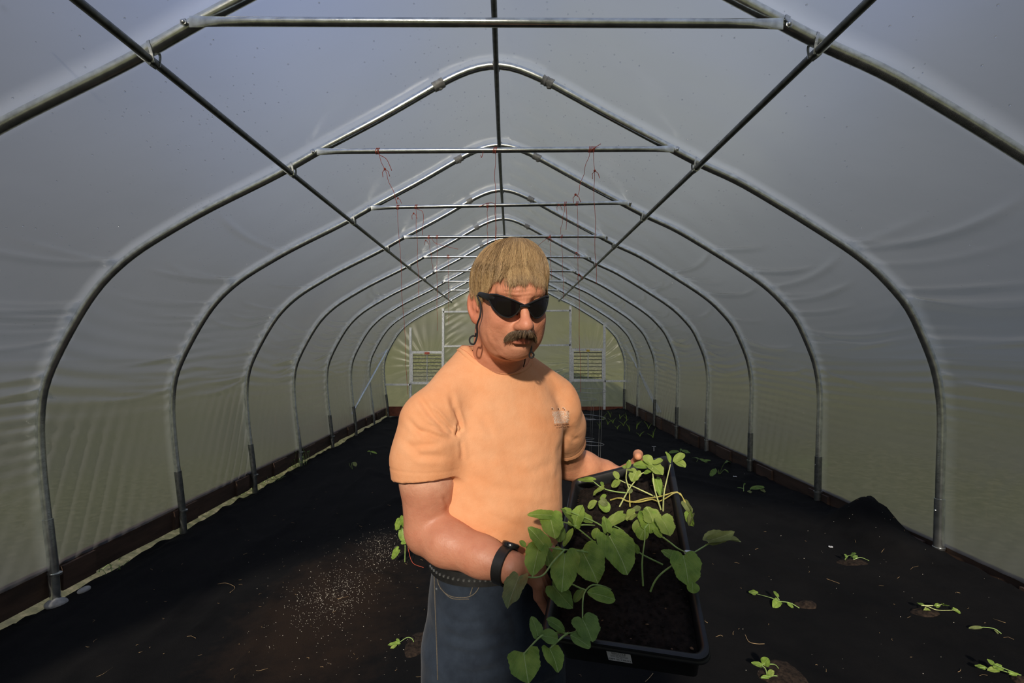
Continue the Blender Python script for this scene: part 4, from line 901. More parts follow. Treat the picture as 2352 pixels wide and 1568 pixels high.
# ------------------------------------------------ tray, soil, seedlings
M['tray'] = pbr('black_tray_plastic', (.011, .012, .013), .38, 0, .2, 40, spec=.5, bump=.1)
M['paper'] = pbr('white_label_paper', (.62, .63, .66), .6, 0, .05, 60)
M['ink'] = pbr('black_ink', (.02, .02, .025), .6, 0, .05, 60)
def leaf_mat(name, dark, light, vein):
    m, t, o = material(name); L = t.links.new; uv = nd(t, 'ShaderNodeUVMap', uv_map='UVMap'); sp = nd(t, 'ShaderNodeSeparateXYZ'); L(uv.outputs[0], sp.inputs[0]); tc = nd(t, 'ShaderNodeTexCoord')
    n = nd(t, 'ShaderNodeTexNoise', Scale=45.0, Detail=4.0); L(tc.outputs['Object'], n.inputs['Vector']); u, v = sp.outputs[0], sp.outputs[1]
    au = mth(t, 'ABSOLUTE', u); mid = mth(t, 'LESS_THAN', au, .022)
    sv = mth(t, 'FRACT', mth(t, 'MULTIPLY', mth(t, 'SUBTRACT', v, mth(t, 'MULTIPLY', au, .75)), 5.0)); sv = ramp(t, sv, [(0, (1, 1, 1)), (.07, (0, 0, 0)), (.93, (0, 0, 0)), (1, (1, 1, 1))])
    fine = nd(t, 'ShaderNodeTexVoronoi', Scale=16.0); fine.feature = 'DISTANCE_TO_EDGE'; L(uv.outputs[0], fine.inputs['Vector']); fe = ramp(t, fine.outputs[0], [(0, (1, 1, 1)), (.06, (0, 0, 0))])
    c = ramp(t, n.outputs['Fac'], [(.35, dark), (.68, light)]); ve = mth(t, 'MAXIMUM', mth(t, 'MAXIMUM', mth(t, 'MULTIPLY', sv, .55), mid), mth(t, 'MULTIPLY', fe, .22))
    c = mixc(t, mth(t, 'MULTIPLY', ve, .7), c, vein)
    b = nd(t, 'ShaderNodeBsdfPrincipled'); L(c, b.inputs['Base Color']); b.inputs['Roughness'].default_value = .5; b.inputs['Specular IOR Level'].default_value = .35
    bp = nd(t, 'ShaderNodeBump', Strength=.6, Distance=.0012); bp.invert = True; L(mth(t, 'ADD', ve, mth(t, 'MULTIPLY', n.outputs['Fac'], .5)), bp.inputs['Height']); L(bp.outputs[0], b.inputs['Normal'])
    tr = nd(t, 'ShaderNodeBsdfTranslucent'); L(c, tr.inputs[0]); mx = nd(t, 'ShaderNodeMixShader'); mx.inputs[0].default_value = .30; L(b.outputs[0], mx.inputs[1]); L(tr.outputs[0], mx.inputs[2]); L(mx.outputs[0], o.inputs[0]); return m
M['leaf'] = leaf_mat('cucumber_leaf', (.17, .29, .036), (.32, .47, .075), (.55, .65, .27))
M['leaf_dark'] = leaf_mat('dark_leaf', (.11, .205, .036), (.21, .34, .07), (.38, .50, .20))
M['leaf_pale'] = leaf_mat('pale_leaf', (.25, .36, .06), (.38, .48, .11), (.55, .62, .25))
M['leaf_wilt'] = leaf_mat('wilted_leaf', (.14, .17, .05), (.24, .29, .10), (.40, .42, .25))
M['stem'] = pbr('green_stem', (.27, .40, .12), .45, 0, .2, 60); M['stem_pale'] = pbr('pale_stem', (.50, .55, .22), .45, 0, .2, 60); M['stem_yellow'] = pbr('yellow_stem', (.46, .40, .10), .5, 0, .25, 60)
def tp(px, py, h):
    """where the ray through this spot meets the level h above the tray's rim"""
    d = V((px-VX)/F, 1, -(py-VY)/F); o = V(0, 0, CZ); t = ((TO+TN*h-o)@TN)/(d@TN); q = o+d*t-TO; u, v = q@TU, q@TV
    for _ in range(12):                                  # settle onto the twisted surface
        def g(a, b): p = tray(a, b, h); return np.array([VX+p[0]/p[1]*F-px, VY-(p[2]-CZ)/p[1]*F-py])
        r = g(u, v); J = np.stack([(g(u+1e-5, v)-r)/1e-5, (g(u, v+1e-5)-r)/1e-5], 1)
        s_ = np.linalg.lstsq(J, -r, rcond=None)[0]; u += float(np.clip(s_[0], -.05, .05)); v += float(np.clip(s_[1], -.05, .05))
    return tray(u, v, h)
OUT = {'oval': [(0, .10), (.12, .55), (.3, .88), (.5, 1.0), (.7, .94), (.87, .66), (.96, .35), (1, .0)], 'true': [(-.03, .06), (-.13, .30), (-.15, .60), (-.05, .88), (.13, .99), (.32, 1.0), (.50, .93), (.66, .82), (.80, .60), (.92, .32), (1, 0)]}
def leaf(name, base, tip, width, parent, mat, kind='true', roll=0.0, cup=.18, curl=.15, seed=0, up=None, jag=.022):
    base, tip = np.array(base, float), np.array(tip, float); D = tip-base; L = np.linalg.norm(D); D /= L; up = V(0, -.62, .78) if up is None else up; n = up-D*(up@D); n /= np.linalg.norm(n)+1e-9; s = np.cross(D, n)
    n, s = n*math.cos(roll)+s*math.sin(roll), s*math.cos(roll)-n*math.sin(roll); rr = random.Random(seed); O = crom(OUT[kind], 30); hw = width/2
    if kind == 'true':
        O = O.copy()
        for i in range(len(O)): O[i, 1] *= 1+jag*((-1)**i)+.05*math.sin(i*.9+seed)
        O[-1, 1] = 0
    A = 1+rr.uniform(-.08, .08); edge = [(t, A*w) for t, w in O]+[(t, -w) for t, w in O[::-1][1:]]; nE = len(edge); K = 7; vs, uv = [], []
    c0 = (.30, 0.0); p1, p2 = rr.uniform(0, 6), rr.uniform(0, 6)
    for k in range(K+1):
        q = k/K
        for t, w in edge:
            # toward the blade's middle line so the midrib stays straight
            tt = c0[0]+(t-c0[0])*q; ww = w*q; x = ww*hw; y = tt*L
            z = cup*abs(ww)**1.3*hw*1.0-curl*L*(max(0, tt)-.3)**2*1.2+.045*hw*math.sin(tt*9+ww*5+p1)*abs(q)+.035*hw*math.sin(math.atan2(ww, tt-.3)*5+p2)*q*q*2
            vs.append(base+D*y+s*x+n*z); uv.append((ww, tt))
    f = [(k*nE+i, k*nE+(i+1) % nE, (k+1)*nE+(i+1) % nE, (k+1)*nE+i) for k in range(1, K) for i in range(nE)]+[(0, nE+(i+1) % nE, nE+i)[::1] for i in range(nE)]
    vs2 = [V(*v)-n*.0004 for v in vs]
    return mk(name, vs, f, mat, parent, True, None, uv)
PXD = lambda w, p: w*np.linalg.norm(p[1])/F
def seedling(label, stems, leaves, group, mat='leaf', stemmat='stem', loc=None, fn=tp, nm='cucumber_seedling', r0=.0019):
    """stems: [[(px, py, h), ...], ...]; leaves: (bx, by, bh, tx, ty, th, width in px, kind, material, roll)"""
    e = empty(nm, fn(*stems[0][0]) if loc is None else loc, label, 'plant', group); mb = MB()
    for st in stems:
        P = crom([fn(*p) for p in st], 18); mb.tube(P, np.linspace(r0, r0*.62, 18), 7)
    mb.build('stem', M[stemmat], e)
    for i, l in enumerate(leaves):
        b = fn(*l[0:3]); t = fn(*l[3:6]); kd = l[7] if len(l) > 7 and l[7] else 'true'; mt = l[8] if len(l) > 8 and l[8] else mat; rl = l[9] if len(l) > 9 else 0
        leaf('leaf', b, t, l[6]*b[1]/F, e, M[mt], kd, rl, seed=i*7+len(label), cup=l[10] if len(l) > 10 else .2, curl=l[11] if len(l) > 11 else .15, jag=.004 if kd == 'oval' else .024)
    return e
def tray_build():
    g = empty('seedling_tray', tray(0, 0, -.03), 'black plastic seedling tray held tilted toward the camera by the man', 'tray')
    def ring(ins, w, rad=.024, n=8):
        a, b = TW/2-ins, TL/2-ins; r = max(.004, rad-ins*.6); out = []
        for cx, cy, s in ((a-r, b-r, 0), (-a+r, b-r, 1), (-a+r, -b+r, 2), (a-r, -b+r, 3)):
            for k in range(n+1): an = math.pi/2*(s+k/n); out.append(tray(cx+r*math.cos(an), cy+r*math.sin(an), w))
        return out
    pr = [(.10, -.0785), (.030, -.0785), (.0240, -.076), (.0135, -.016), (.0120, -.013), (.0005, -.0150), (-.0005, -.0135), (0, -.0100), (.0015, -.0085), (.0015, -.0065), (.0000, -.0050), (.0005, -.0010), (.0030, .0), (.0070, .0002), (.0100, -.0020), (.0125, -.0045), (.0160, -.0180), (.0270, -.0740), (.10, -.0740)]
    R = [ring(*p) for p in pr]; n = len(R[0]); vs = [p for r in R for p in r]; fs = [(i*n+j, i*n+(j+1) % n, (i+1)*n+(j+1) % n, (i+1)*n+j) for i in range(len(R)-1) for j in range(n)]; fs += [tuple(range(n))[::-1], tuple(range((len(R)-1)*n, len(R)*n))]
    MB().add(vs, fs).build('tray_body', M['tray'], g, sharp=50)
    # label on the near wall
    a, b = tray(.0, -TL/2, -.0165), tray(.0, -TL/2+.0100, -.060); wn_ = np.cross(TU, b-a); wn_ /= np.linalg.norm(wn_); wn_ = wn_ if wn_[1] < 0 else -wn_; dn = (b-a)/np.linalg.norm(b-a)
    a, b = tray(-.013, -TL/2+.0135, -.016), tray(-.013, -TL/2+.0240, -.076); dn = (b-a)/np.linalg.norm(b-a); c = a+(b-a)*.48; wn_ = np.cross(TU, dn); wn_ = wn_ if wn_[1] < 0 else -wn_
    u0 = TB-TA; u0 /= np.linalg.norm(u0); w_, h_ = .041, .030; o_ = c+wn_*.0012
    q = [o_+u0*x+dn*y for x, y in ((-w_/2, -h_/2), (w_/2, -h_/2), (w_/2, h_/2), (-w_/2, h_/2))]
    lb = MB().add(q+[p-wn_*.0008 for p in q], [(0, 3, 2, 1), (4, 5, 6, 7), (0, 1, 5, 4), (1, 2, 6, 5), (2, 3, 7, 6), (3, 0, 4, 7)]).build('label_sticker', M['paper'], g, smooth=False); lb['label'] = 'white printed recycling sticker'
    lines = [('RECYCLE', .0048, -.0085), ('and help the earth', .0024, -.0045), ('Return this tray to your', .0024, -.0017), ('garden shop with all pots', .0024, .0011), ('in it and', .0024, .0039), ('GET 25 CENTS', .0048, .0095)]
    mb = MB()
    for s_, sz, y in lines:
        cu = bpy.data.curves.new('t', 'FONT'); cu.body = s_; cu.size = sz*1.25; cu.align_x = 'CENTER'; cu.align_y = 'CENTER'; cu.resolution_u = 2; cu.offset = sz*.012; ob = bpy.data.objects.new('t', cu); COL.objects.link(ob); bpy.context.view_layer.update()
        me = bpy.data.meshes.new_from_object(ob.evaluated_get(bpy.context.evaluated_depsgraph_get())); mb.add([o_+wn_*.0003+u0*v.co.x+dn*(y-v.co.y) for v in me.vertices], [tuple(p.vertices) for p in me.polygons])
        bpy.data.objects.remove(ob); bpy.data.meshes.remove(me); bpy.data.curves.remove(cu)
    mb.build('label_text', M['ink'], lb, smooth=False)
    # soil
    nu, nv = 70, 130; vs = []
    for i in range(nu):
        for j in range(nv):
            u = (i/(nu-1)*2-1)*(TW/2-.0185); v = (j/(nv-1)*2-1)*(TL/2-.0185)
            z = -.020+.007*noise.noise(Vector((u*16, v*16, 0)))+.0038*noise.noise(Vector((u*60, v*60, 1)))+.0030*noise.noise(Vector((u*150, v*150, 2))); ed = min(1-abs(i/(nu-1)*2-1), (1-abs(j/(nv-1)*2-1))*2); z -= .010*max(0, .12-ed)/.12
            vs.append(tray(u, v, z))
    I = np.arange(nu*nv).reshape(nu, nv); fs = np.stack([I[:-1, :-1], I[1:, :-1], I[1:, 1:], I[:-1, 1:]], -1).reshape(-1, 4); mb = MB(); mb.add(vs, fs); rr = random.Random(2)
    for _ in range(900):
        u, v = rr.uniform(-1, 1)*(TW/2-.02), rr.uniform(-1, 1)*(TL/2-.02); p = tray(u, v, -.019+rr.uniform(-.003, .003)); r = rr.uniform(.0008, .003)
        mb.ball(p, r, 5, 1 if rr.random() < .05 else 0, sc=(rr.uniform(.5, 2), rr.uniform(.5, 2), rr.uniform(.3, .9)))
    o = mb.build('potting_soil', [M['soil'], M['bark']], None, sharp=None); tag(o, 'dark moist potting soil filling the black seedling tray', 'soil', kind='stuff')
M['bark'] = pbr('bark_bit', (.16, .09, .045), .8, 0, .3, 100)
tray_build()
G = 'cucumber seedlings growing in the held tray'
S_ = -.017
seedling('drooping seedling hanging over the near left tray corner, heart leaf at picture bottom', [[(1304, 1454, .020), (1290, 1464, .035), (1263, 1489, .03)], [(1285, 1452, .02), (1262, 1456, .035), (1242, 1461, .045), (1203, 1501, .04)], [(1330, 1440, S_), (1322, 1450, .004), (1304, 1454, .020), (1285, 1452, .02)]],
  [(1203, 1500, .04, 1213, 1566, .03, 72, 'true', 'leaf', .15), (1263, 1488, .03, 1285, 1541, .02, 50, 'true', 'leaf', -.45), (1241, 1459, .045, 1283, 1465, .04, 34, 'oval', 'leaf_dark'), (1236, 1459, .045, 1222, 1413, .06, 32, 'true', 'leaf_dark', .3),
   (1298, 1449, .025, 1258, 1420, .05, 29, 'oval', 'leaf_dark', .2), (1310, 1457, .025, 1357, 1484, .02, 35, 'oval', 'leaf_dark', -.2)], G)
seedling('seedling with one arched stem and a long oval leaf near the tray middle', [[(1403, 1354, S_), (1385, 1346, .012), (1362, 1343, .028), (1346, 1355, .04), (1339, 1375, .045), (1338, 1420, .030)], [(1346, 1355, .04), (1332, 1350, .04), (1303, 1336, .045), (1290, 1330, .05)]],
  [(1349, 1359, .042, 1415, 1374, .03, 38, 'oval', 'leaf'), (1340, 1354, .042, 1318, 1381, .03, 22, 'oval', 'leaf_dark', .4), (1338, 1420, .030, 1362, 1472, .02, 64, 'true', 'leaf_dark', -.1), (1270, 1345, .05, 1314, 1396, .035, 46, 'true', 'leaf_dark', .5)], G)
seedling('large leaved seedling sprawling over the left tray edge, folded whitish leaf farthest left', [[(1410, 1290, S_), (1380, 1275, .03), (1336, 1266, .07), (1297, 1262, .10), (1258, 1257, .12), (1240, 1253, .13)], [(1297, 1262, .10), (1270, 1290, .11), (1243, 1323, .12), (1194, 1324, .14)]],
  [(1192, 1324, .145, 1164, 1390, .14, 54, 'true', 'leaf_wilt', .35), (1298, 1270, .10, 1290, 1357, .08, 68, 'true', 'leaf', .1), (1238, 1256, .13, 1222, 1320, .11, 50, 'true', 'leaf', .2), (1252, 1254, .13, 1214, 1208, .16, 36, 'true', 'leaf'),
   (1254, 1256, .12, 1262, 1300, .10, 24, 'oval', 'leaf_dark'), (1208, 1256, .14, 1194, 1241, .15, 13, 'oval', 'leaf'), (1268, 1247, .12, 1256, 1256, .12, 12, 'oval', 'leaf')], G)
seedling('seedling with two broad veined leaves in the middle of the tray', [[(1440, 1300, S_), (1415, 1270, .02), (1401, 1234, .055)], [(1401, 1270, .010), (1370, 1262, .045), (1337, 1264, .06)]],
  [(1337, 1264, .06, 1374, 1335, .03, 78, 'true', 'leaf', .1, .3, .2), (1401, 1232, .058, 1444, 1314, .03, 80, 'true', 'leaf', -.1, .3, .2)], G)
seedling('seedling of pale crossing stems between the man and the tray middle', [[(1384, 1262, S_), (1360, 1240, .04), (1319, 1208, .09), (1286, 1196, .13), (1262, 1186, .15)], [(1319, 1208, .09), (1340, 1205, .08), (1366, 1206, .06)]],
  [(1263, 1184, .15, 1275, 1235, .13, 54, 'true', 'leaf', .15), (1268, 1183, .15, 1213, 1180, .17, 22, 'true', 'leaf', -.3), (1318, 1206, .09, 1292, 1166, .14, 26, 'true', 'leaf_dark', .4), (1320, 1204, .09, 1336, 1158, .12, 36, 'true', 'leaf', -.3), (1330, 1186, .09, 1366, 1194, .07, 28, 'true', 'leaf'), (1316, 1212, .09, 1294, 1252, .08, 15, 'oval', 'leaf'), (1372, 1212, .045, 1366, 1238, .03, 22, 'oval', 'leaf'), (1290, 1206, .12, 1284, 1244, .10, 24, 'oval', 'leaf_dark')], G)
seedling('seedling with a long thin stem ending in a cluster at the tray centre', [[(1420, 1240, S_), (1400, 1222, .04), (1370, 1200, .07), (1310, 1175, .12)], [(1406, 1250, S_), (1396, 1232, .02), (1402, 1205, .05)], [(1522, 1296, S_), (1495, 1283, .0), (1468, 1268, .015), (1453, 1246, .03), (1430, 1218, .045), (1406, 1205, .05)]],
  [(1395, 1220, .05, 1388, 1184, .07, 25, 'true', 'leaf', .3), (1403, 1204, .055, 1440, 1180, .065, 20, 'oval', 'leaf_pale'), (1399, 1202, .055, 1432, 1172, .07, 20, 'true', 'leaf_pale', .3), (1402, 1224, .045, 1420, 1216, .045, 17, 'oval', 'leaf'), (1455, 1247, .035, 1467, 1271, .02, 15, 'oval', 'leaf'), (1450, 1262, .02, 1437, 1246, .03, 18, 'oval', 'leaf_dark'), (1310, 1176, .12, 1290, 1168, .13, 16, 'true', 'leaf')], G)
seedling('upright seedling on a pale straight stem crowned by broad bright leaves', [[(1477, 1345, S_), (1475, 1290, .03), (1481, 1238, .065), (1481, 1212, .075)], [(1481, 1212, .075), (1495, 1196, .08)]],
  [(1488, 1180, .085, 1494, 1224, .065, 58, 'true', 'leaf', -.2), (1520, 1190, .08, 1542, 1229, .06, 50, 'true', 'leaf_pale', -.2), (1500, 1196, .078, 1486, 1162, .095, 52, 'true', 'leaf_pale', .3), (1480, 1192, .08, 1456, 1222, .06, 28, 'oval', 'leaf_pale'), (1482, 1210, .073, 1468, 1238, .055, 31, 'oval', 'leaf'), (1458, 1178, .08, 1436, 1192, .07, 32, 'true', 'leaf_pale', .4), (1498, 1214, .07, 1522, 1232, .055, 20, 'oval', 'leaf'), (1452, 1172, .08, 1472, 1164, .085, 14, 'oval', 'leaf_wilt')], G, stemmat='stem')
seedling('seedling leaning over the right tray wall toward a crumpled curled leaf', [[(1494, 1358, S_), (1504, 1335, .005), (1520, 1316, .02), (1546, 1297, .035), (1566, 1284, .045), (1583, 1275, .045), (1628, 1248, .055)], [(1522, 1233, .03), (1540, 1246, .035), (1557, 1259, .035), (1583, 1272, .045)]],
  [(1570, 1276, .05, 1584, 1346, .03, 68, 'true', 'leaf', .05), (1562, 1287, .045, 1519, 1261, .055, 33, 'true', 'leaf', .2), (1590, 1335, .03, 1592, 1362, .02, 30, 'oval', 'leaf'), (1628, 1244, .055, 1700, 1232, .06, 48, 'true', 'leaf_wilt', -.55, .5, .3), (1634, 1240, .06, 1690, 1222, .07, 24, 'true', 'leaf_wilt', .6, .6, .4)], G)
seedling('tallest bright seedling in the far right tray corner with three small leaves', [[(1523, 1173, S_), (1525, 1134, .03), (1532, 1100, .06), (1540, 1066, .09)]],
  [(1540, 1063, .09, 1531, 1036, .11, 15, 'oval', 'leaf', .5), (1546, 1060, .09, 1572, 1041, .10, 19, 'oval', 'leaf_pale'), (1548, 1056, .09, 1575, 1070, .085, 22, 'oval', 'leaf_pale')], G, stemmat='stem_pale')
seedling("bright seedling beside the man's thumb with one creamy oval leaf", [[(1518, 1170, S_), (1504, 1124, .03), (1500, 1095, .05), (1499, 1074, .07)]],
  [(1497, 1068, .07, 1480, 1044, .09, 25, 'oval', 'leaf_pale'), (1493, 1072, .07, 1454, 1064, .075, 26, 'oval', 'leaf'), (1496, 1066, .07, 1523, 1088, .06, 33, 'true', 'leaf_pale'), (1500, 1065, .075, 1522, 1054, .08, 14, 'oval', 'leaf_pale'), (1507, 1100, .02, 1518, 1138, .0, 22, 'true', 'leaf')], G, stemmat='stem_pale')
seedling('thin seedling whose stem leans right below the bright far leaves', [[(1423, 1163, S_), (1443, 1126, .02), (1458, 1105, .04), (1471, 1089, .055), (1488, 1081, .06)], [(1444, 1120, .02), (1438, 1099, .045), (1440, 1078, .07)]],
  [(1478, 1087, .06, 1497, 1080, .065, 11, 'oval', 'leaf'), (1440, 1076, .07, 1447, 1056, .085, 13, 'oval', 'leaf_pale', .6), (1439, 1074, .07, 1429, 1070, .075, 10, 'oval', 'leaf_pale'), (1462, 1081, .06, 1450, 1105, .045, 27, 'true', 'leaf_pale'), (1441, 1078, .07, 1455, 1081, .07, 7, 'oval', 'leaf_pale')], G, stemmat='stem_pale')
seedling('seedling stretched flat to the left across the far tray half', [[(1504, 1140, S_+.005), (1470, 1124, .01), (1425, 1103, .03)]],
  [(1420, 1101, .035, 1411, 1081, .05, 15, 'oval', 'leaf_pale'), (1426, 1102, .03, 1404, 1117, .02, 18, 'oval', 'leaf_pale')], G, stemmat='stem_pale')
seedling('wilting seedling at the far left tray corner beside the forearm', [[(1441, 1132, S_), (1410, 1128, .0), (1383, 1120, .012), (1360, 1103, .03)]],
  [(1361, 1103, .032, 1324, 1099, .035, 20, 'true', 'leaf', .2), (1385, 1120, .015, 1359, 1136, .002, 18, 'true', 'leaf_pale', .4), (1384, 1116, .015, 1381, 1105, .022, 8, 'oval', 'leaf')], G)
seedling('short seedling with a bleached curled leaf near the far tray middle', [[(1395, 1160, S_), (1385, 1155, .01), (1376, 1151, .02)]],
  [(1371, 1150, .02, 1349, 1166, .005, 19, 'oval', 'leaf_pale'), (1377, 1150, .02, 1399, 1174, .0, 27, 'oval', 'leaf'), (1380, 1148, .025, 1396, 1160, .012, 18, 'true', 'leaf_wilt', .5), (1378, 1147, .02, 1392, 1136, .03, 12, 'oval', 'leaf')], G)
seedling('yellowed collapsed seedling trailing over the right tray wall, crumpled leaves outside', [[(1402, 1148, S_+.004), (1425, 1143, .0), (1448, 1153, -.006), (1481, 1145, .004), (1510, 1141, .012), (1529, 1136, .02), (1554, 1129, .02), (1567, 1140, .012), (1578, 1161, -.01)], [(1440, 1150, -.008), (1465, 1153, .0), (1500, 1146, .0), (1510, 1152, .0), (1529, 1144, .012), (1548, 1132, .02), (1562, 1132, .016), (1572, 1152, .0)], [(1447, 1163, S_), (1446, 1145, .0), (1446, 1132, .012)]],
  [(1572, 1152, .0, 1588, 1178, -.02, 16, 'true', 'leaf_wilt', .6, .7, .5), (1578, 1160, -.01, 1594, 1186, -.03, 14, 'true', 'leaf_wilt', -.7, .7, .5), (1582, 1178, -.02, 1590, 1212, -.05, 20, 'true', 'leaf', .9, .6, .4), (1590, 1180, -.02, 1580, 1208, -.04, 12, 'true', 'leaf_wilt', .3, .8, .5), (1446, 1133, .012, 1447, 1120, .02, 14, 'oval', 'leaf_wilt')], G, stemmat='stem_yellow')
# ------------------------------------------------ far end wall
EY = YB; EP = lambda px, py, dy=0: W(px, py, EY+dy)
M['endsteel'] = pbr('square_tube', (.74, .77, .78), .45, .35, .15, 30)
LOUV = [((943, 806), (1020, 882)), ((1312, 800), (1388, 876))]
def end_film():
    P = PROF; xs = np.linspace(-2.86, 2.64, 276); tx = []
    top = P[P[:, 1] > .15]; vs = []; rows = 130; I0 = int(np.argmax(P[:, 1]))
    L, R = P[:I0+1], P[I0:][::-1]
    def ztop(x):
        S = L if x < P[I0, 0] else R; m = S[:, 1] > 1.30; S2 = S[m]; o = np.argsort(S2[:, 0]); return float(np.interp(x, S2[o, 0], S2[o, 1]))
    lc = [(EP(*a), EP(*b)) for a, b in LOUV]; rr = random.Random(6)
    for x in xs:
        zt = ztop(x)
        for j in range(rows):
            z = .20+(zt-.20)*j/(rows-1); y = 0.0
            for a, b in lc:
                cx, cz = (a[0]+b[0])/2, (a[2]+b[2])/2; dx, dz = x-cx, z-cz; r = math.hypot(dx, dz); an = math.atan2(dz, dx)
                e = math.exp(-((r-.55)/.55)**2) if r > .3 else 0; k = .35 if cx < 0 else 1.0
                y += k*.034*e*(abs(math.sin(an*13+.5*math.sin(r*5)))**3-.3)
            y += .010*noise.noise(Vector((x*1.5, z*1.2, 0)))+.012*(abs(math.sin(x*9+z*3.5))**6)*max(0, min(1, (z-2.3)))
            if .0 < x+.0 < 1.4 and z < 2.0: y += .012*math.exp(-((x-1.36)/.18)**2)*abs(math.sin(z*26+x*9))**3
            if -1.5 < x < -.6: y += .012*math.exp(-((x+1.45)/.25)**2)*abs(math.sin(z*20-x*12))**3
            vs.append((x, EY+.045+y, z))
    fs = []
    for i in range(len(xs)-1):
        for j in range(rows-1):
            q = (i*rows+j, (i+1)*rows+j, (i+1)*rows+j+1, i*rows+j+1); c = np.mean([vs[k] for k in q], axis=0)
            if any(a[0] < c[0] < b[0] and b[2] < c[2] < a[2] for a, b in lc): continue
            fs.append(q)
    tag(mk('wall_back', vs, fs, M['endfilm']), kind='structure')
end_film()
def end_frame():
    e = empty('end_wall_frame', (0, EY-.04, .1), 'galvanized square tube framing of the far end wall with door opening bars', 'frame'); y = -.05
    def post(x, yt, yb): MB().bar(EP(x, yt, y), EP(x, yb, y), .05, .05, up=(0, 1, 0)).build('upright', M['endsteel'], e, sharp=30)
    post(943, 752, 945); post(1018, 708, 948); post(1310, 702, 940); post(1388, 744, 940)
    def rail(a, b): MB().bar(EP(*a, y), EP(*b, y), .05, .04).build('rail', M['endsteel'], e, sharp=30)
    rail((1018, 716), (1310, 713)); rail((1020, 795), (1310, 792)); rail((886, 883), (943, 883)); rail((1388, 875), (1447, 875))
end_frame()
for (a, b), nm, kc in zip(LOUV, ('left of the door, red knob on top', 'right of the door, yellow knob on top'), ('red', 'yellow')):
    A, B = EP(*a, -.06), EP(*b, -.06); c = (A+B)/2; e = empty('louvre_vent', c, f'shuttered ventilation louvre in a white metal frame, {nm}', 'vent', 'louvre vents in the end wall')
    w, h = B[0]-A[0], A[2]-B[2]; mb = MB(); t = .055
    for s in (-1, 1): mb.box(c+V(s*(w/2-t/2), 0, 0), (t, .06, h)); mb.box(c+V(0, 0, s*(h/2-t/2)), (w, .062, t))
    mb.build('vent_frame', M['endsteel'], e, sharp=30)
    for q in range(8):
        z = c[2]+h/2-t-(q+.5)*(h-2*t)/8; MB().bar((A[0]+t, c[1]+.02, z), (B[0]-t, c[1]+.02, z), .060, .010, up=V(0, .15, 1)).build('slat', M['darkslat'], e, sharp=30)
    MB().tube([c+V(0, -.035, h/2-t), c+V(0, -.035, -h/2+t)], .010, 8).build('linkage_rod', M['endsteel'], e)
    MB().box(c+V(0, -.045, h/2-t*.9), (.11 if kc == 'red' else .07, .03, .05)).build('knob', M['knob_'+kc] if 'knob_'+kc in M else pbr(kc+'_knob', (.55, .10, .05) if kc == 'red' else (.7, .5, .06), .5), e)
for s, a, b in (('left', (889, 805), (807, 952)), ('right', (1437, 792), (1518, 948))):
    y1 = RK[7]-.04; A = W(*a, EY-.06); Bp = W(b[0], b[1], RK[8]+.02); mid = 0
    o = MB().tube([A, Bp], .022, 10).build('wind_brace', M['steel']); tag(o, f'diagonal steel brace across the last hoops by the {s} wall', 'brace')
# ---- red twine hanging from the crossbars
def twine(label, k, x, y0, y1, sl=0.0, knots=(), tail=None, d=None, loop=True):
    yy = RK[k]-R_H-.012 if d is None else d; a, b = BARP[k]; p = W(x, y0, yy); u = (p[0]-a[0])/(b[0]-a[0]); zc = a[2]+(b[2]-a[2])*u; p[2] = zc; mb = MB()
    e = empty('twine', p, label, 'string', 'red twine tied to the crossbars'); r = .0016+.0001*yy
    if loop:
        for q in (-.008, 0, .008): mb.tube([p+V(q+.004*math.sin(t), (R_C+.002)*math.cos(t), (R_C+.002)*math.sin(t)) for t in np.linspace(0, 2*math.pi, 13)], r, 5)
    rr = random.Random(int(x+y0)); end = W(x+sl, y1, yy); n = 14; s0 = p+V(0, -R_C-.003, 0); end[1] = s0[1]
    mb.tube([s0+(end-s0)*t+V(.004*math.sin(t*17+x)*(1 if 0 < t < 1 else 0), .003*math.sin(t*11), 0) for t in np.linspace(0, 1, n)], r*.8, 5)
    for kx, ky in knots:
        q = W(kx, ky, s0[1]); mb.ball(q, .008, 6); mb.tube([q, q+V(.02, 0, -.015), q+V(.03, 0, -.045)], r, 5); mb.tube([q, q+V(-.015, 0, -.02), q+V(-.012, 0, -.05)], r, 5)
    if tail:
        pts = [W(tx, ty, s0[1]) for tx, ty in tail]; mb.tube(crom(pts, 14), r, 5)
    mb.build('cord', M['twine'], e)
twine('red twine knotted on the second crossbar, slanting down at its left end', 3, 868, 352, 470, 47, ((884, 388),), [(872, 356), (888, 366), (900, 392)])
twine('short loop of red twine at the middle of the second crossbar, long straight drop', 3, 1137, 350, 560, 2, (), [(1110, 350), (1106, 362), (1104, 356)])
twine('red twine knotted near the right end of the second crossbar with a raised tail', 3, 1356, 346, 455, -32, ((1322, 447),), [(1356, 346), (1368, 338), (1380, 330)])
twine('long red twine on the second crossbar, the one hanging farthest right', 3, 1362, 346, 652, 6, ((1366, 392),))
twine('red twine on the third crossbar hanging farthest left past the eave', 4, 914, 478, 905, 24, ((914, 455),))
twine('pair of red strings on the left part of the third crossbar', 4, 956, 478, 690, 8, ((950, 490),), [(958, 480), (972, 490), (970, 540)])
twine('red strings at the middle of the third crossbar above the hair', 4, 1120, 470, 575, 0, (), [(1100, 475), (1122, 466), (1138, 474), (1138, 560)])
twine('red twine on the right part of the third crossbar, slanting into long drop', 4, 1325, 470, 900, 8, ((1324, 580), (1330, 630)))
twine('red twine on the third crossbar with frayed knot leaning left', 4, 1298, 470, 540, -12, ((1283, 470),), [(1300, 472), (1302, 500), (1300, 528)])
twine('red twine on the fourth crossbar at its left end', 5, 985, 546, 620, 10, ((978, 552),), [(990, 546), (1004, 560), (1052, 572)])
twine('long red twine on the fourth crossbar left of the head', 5, 1004, 546, 760, 1, ())
